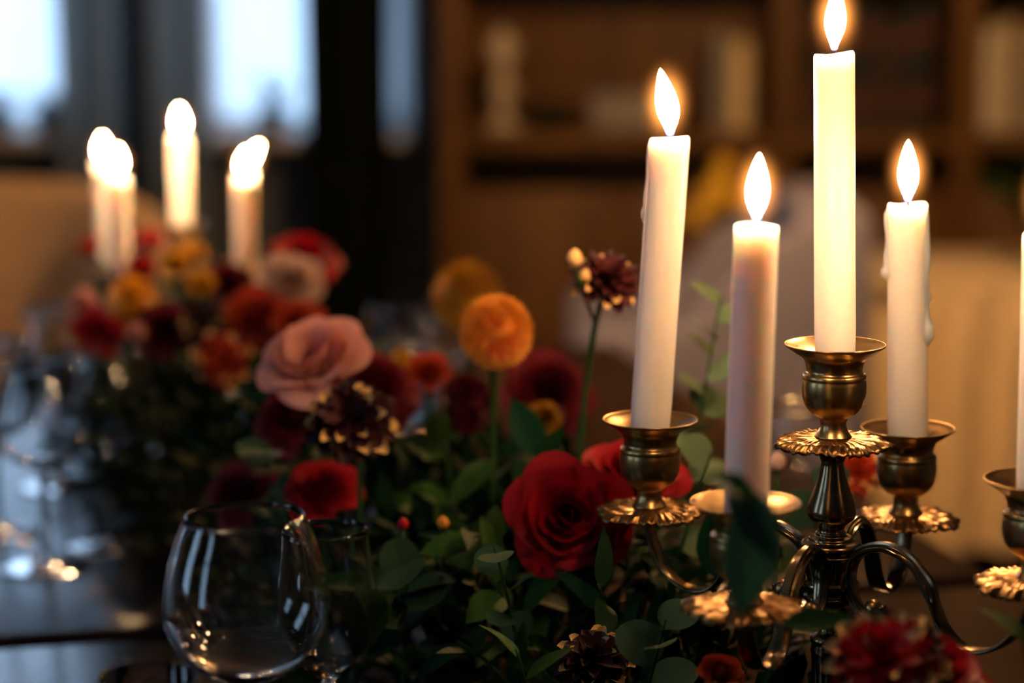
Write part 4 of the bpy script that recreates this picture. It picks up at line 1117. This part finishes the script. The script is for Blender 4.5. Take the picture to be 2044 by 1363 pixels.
# ------------------------------------------------------------------ draped side table with plant, vase of yellow flowers
SD = 3.80
c0 = P(1752, 585, SD); zt = P(1900, 578, SD).z; zb = P(1900, 1118, SD).z
st = thing('side_table', 'side table covered by a cream pleated cloth', 'table', (c0.x + 0.36, c0.y + 0.24, 0))
def cloth(u, v):
    a = u * 2 * PI
    hx, hy, rr = 0.36, 0.235, 0.05
    # rounded rectangle outline
    c, s = math.cos(a), math.sin(a); k = 8.0
    den = (abs(c) ** k + abs(s) ** k) ** (1 / k)
    x, y = hx * c / den, hy * s / den
    z = zt - (zt - zb) * v
    am = 0.024 * min(1, v * 4)
    per = (x - y) if abs(s) * hx > abs(c) * hy else y
    f = math.sin(per * 2 * PI / 0.085 + 0.8 * math.sin(per * 9)) * am + 0.02 * v
    n = Vector((c, s, 0))
    return Vector((x, y, z)) + n * f
link('skirt', grid_mesh('skirt', 241, 10, cloth, CLOTH_M), st)
tv = [cloth(i / 60, 0) + Vector((0, 0, 0.0012)) for i in range(60)]
link('cloth_top', new_mesh('cloth_top', tv, [tuple(range(60))], CLOTH_M, False), st)
boxes('board', [((0, 0, zt - 0.014), (0.69, 0.44, 0.024))], DARKWOOD, st)
for sx in (-1, 1):
    for sy in (-1, 1): boxes('leg', [((sx * 0.31, sy * 0.19, (zt - 0.026) / 2), (0.04, 0.04, zt - 0.026))], DARKWOOD, st)
def potted_plant(label, loc, pot_h, pot_r, n, size, hgt, leaf_m, seed, spread=0.10, name='potted_plant', pot=DGREEN_C):
    r = random.Random(seed)
    root = thing(name, label, 'plant', loc)
    pr = smooth_profile([(0, 0), (pot_r * 0.72, 0), (pot_r * 0.8, pot_h * 0.1), (pot_r, pot_h * 0.9), (pot_r * 1.05, pot_h), (pot_r * 0.9, pot_h), (pot_r * 0.85, pot_h * 0.85), (0, pot_h * 0.84)], 3)
    link('pot', new_mesh('pot', *lathe(pr, 28, cap=False), pot), root)
    for k in range(n):
        a = k * 2.4; t = Vector((math.cos(a) * spread * r.uniform(.3, 1), math.sin(a) * spread * r.uniform(.3, 1), pot_h + hgt * r.uniform(.5, 1)))
        b = Vector((math.cos(a) * pot_r * .3, math.sin(a) * pot_r * .3, pot_h * .8))
        s_ = link('stem', new_mesh('stem', *tube([b, b.lerp(t, .5) + Vector((0, 0, .01)), t], 0.002, 6), STEM_M), root)
        for j in range(5):
            p = b.lerp(t, 0.35 + 0.65 * j / 4); aa = r.uniform(0, 6.28)
            add_leaf(s_, LEAF_A, p, (math.cos(aa), math.sin(aa), .4), (0, 0, 1), size * r.uniform(.7, 1.1), leaf_m)
    return root
potted_plant('leafy dark plant in a dark pot on the draped side table', (c0.x + 0.34, c0.y + 0.22, zt + 0.0015), 0.06, 0.06, 14, 0.06, 0.12, LEAF2_M, 3, 0.16)
# plants on the window sills
SILL = WZ0 + 0.0245
def sill_plant(px, lb, seed, h=0.05, m=LEAF_M):
    xx = (px - CX) / F_PX * 4.93
    potted_plant(lb, (xx, YB - 0.075, SILL), 0.045, 0.034, 9, 0.035, h, m, seed, 0.05)
sill_plant(-10, 'small leafy plant on the sill nearest the room corner', 1, 0.04)
sill_plant(90, 'small leafy plant on the sill next to the slate drape', 2, 0.035)
sill_plant(540, 'dark leafy plant on the sill of the window by the velvet drape', 4, 0.075)
# vase of yellow flowers on a round stand behind the armchair
VD = 4.25
vp = P(1440, 600, VD)
sd = thing('round_stand', 'small round dark stand behind the grey lavender armchair', 'stand', (vp.x, vp.y, 0))
vz = vp.z
link('top', new_mesh('top', *lathe([(0, vz - 0.022), (0.095, vz - 0.022), (0.1, vz - 0.011), (0.095, vz), (0, vz)], 40), DARKWOOD), sd)
link('column', new_mesh('column', *lathe(smooth_profile([(0.02, 0.05), (0.02, 0.2), (0.03, 0.35), (0.018, 0.5), (0.03, vz - 0.022)], 4), 24), DARKWOOD), sd)
link('foot', new_mesh('foot', *lathe([(0, 0), (0.095, 0), (0.095, 0.02), (0.04, 0.05), (0, 0.055)], 36), DARKWOOD), sd)
va = thing('vase', 'pale ceramic vase holding yellow flowers behind the armchair', 'vase', (vp.x, vp.y, vz))
hv = P(1440, 455, VD).z - vz
link('body', new_mesh('body', *lathe(smooth_profile([(0, 0), (0.032, 0), (0.05, hv * .35), (0.045, hv * .65), (0.024, hv * .9), (0.03, hv), (0.026, hv), (0.02, hv * .9), (0.04, hv * .6), (0.03, 0.012), (0, 0.01)], 4), 32, cap=False), CERAM_M), va)
for k, (px, py, R_) in enumerate(((1428, 388, 0.036), (1482, 398, 0.026), (1392, 428, 0.024), (1446, 336, 0.026))):
    lb = ['yellow mum at the front of the pale vase', 'yellow mum leaning out of the pale vase toward the candelabra', 'low yellow mum by the lip of the pale vase', 'topmost yellow mum in the pale vase'][k]
    p = P(px, py, VD + (0.02 if k % 2 else -0.02))
    root = thing('yellow_mum', lb, 'flower', (vp.x, vp.y, vz + 0.013))
    loc = p - root.location
    V, Fc = [], []
    for i in range(150):
        z = 1 - 1.8 * (i + .5) / 150; t = i * 2.39996; rr = math.sqrt(max(0, 1 - z * z)); d = Vector((rr * math.cos(t), rr * math.sin(t), z))
        tx = d.cross(Vector((0, 0, 1))); tx = tx.normalized() if tx.length > 1e-4 else Vector((1, 0, 0))
        o = len(V); V += [d * .4 * R_, (d * .8 + tx * .13) * R_, (d * .8 - tx * .13) * R_, d * 1.02 * R_]; Fc += [(o, o + 1, o + 3), (o, o + 3, o + 2)]
    cv, cf = lathe([(0.78 * R_ * math.sin(PI * q_ / 8), 0.78 * R_ * math.cos(PI * q_ / 8)) for q_ in range(9)], 14, cap=False); o = len(V)
    V += [Vector(v) for v in cv]; Fc += [tuple(q_ + o for q_ in f) for f in cf]
    cl = link('petal_cluster', new_mesh('petal_cluster', V, Fc, MUM_M), root, loc); cl['kind'] = 'stuff'
    link('stem', new_mesh('stem', *tube(catmull([Vector((0, 0, 0)), Vector((0, 0, hv * .9)), loc - Vector((0, 0, R_ * .3))], 5), 0.0018, 6), STEM_M), root)

# ------------------------------------------------------------------ unseen pendant lamp added above the frame to light the back of the room
pl = thing('added_pendant_lamp', 'added warm pendant lamp with a cream shade, lighting the back of the room', 'lamp', (0.42, 2.95, 1.72))
link('added_lamp_cord', new_mesh('added_lamp_cord', *tube([Vector((0, 0, 0.16)), Vector((0, 0, ZC - 1.72))], 0.003, 8), WICK), pl)
link('added_lampshade', new_mesh('added_lampshade', *lathe([(0.20, 0.0), (0.202, 0.0), (0.09, 0.17), (0.03, 0.175), (0.03, 0.172), (0.088, 0.167)], 40, cap=False), mat('added_cream_lampshade', '#d8c49a', rough=0.8, translucent=0.4)), pl)
link('added_bulb', new_mesh('added_bulb', *lathe(smooth_profile([(0, 0.03), (0.022, 0.045), (0.03, 0.07), (0.02, 0.10), (0.013, 0.12), (0.013, 0.16), (0, 0.162)], 3), 20), mat('added_bulb_glass', '#fff0d8', rough=0.3)), pl)
added_bulb_l = bpy.data.lights.new('added_bulb_light', 'POINT'); added_bulb_l.energy = 15.0; added_bulb_l.color = (1.0, 0.52, 0.20); added_bulb_l.shadow_soft_size = 0.03  # added warm light that brightens bookcase, side-table cloth and chairs
bo_ = bpy.data.objects.new('added_bulb_light', added_bulb_l); COL.objects.link(bo_); bo_.parent = pl; bo_.location = (0, 0, 0.0)
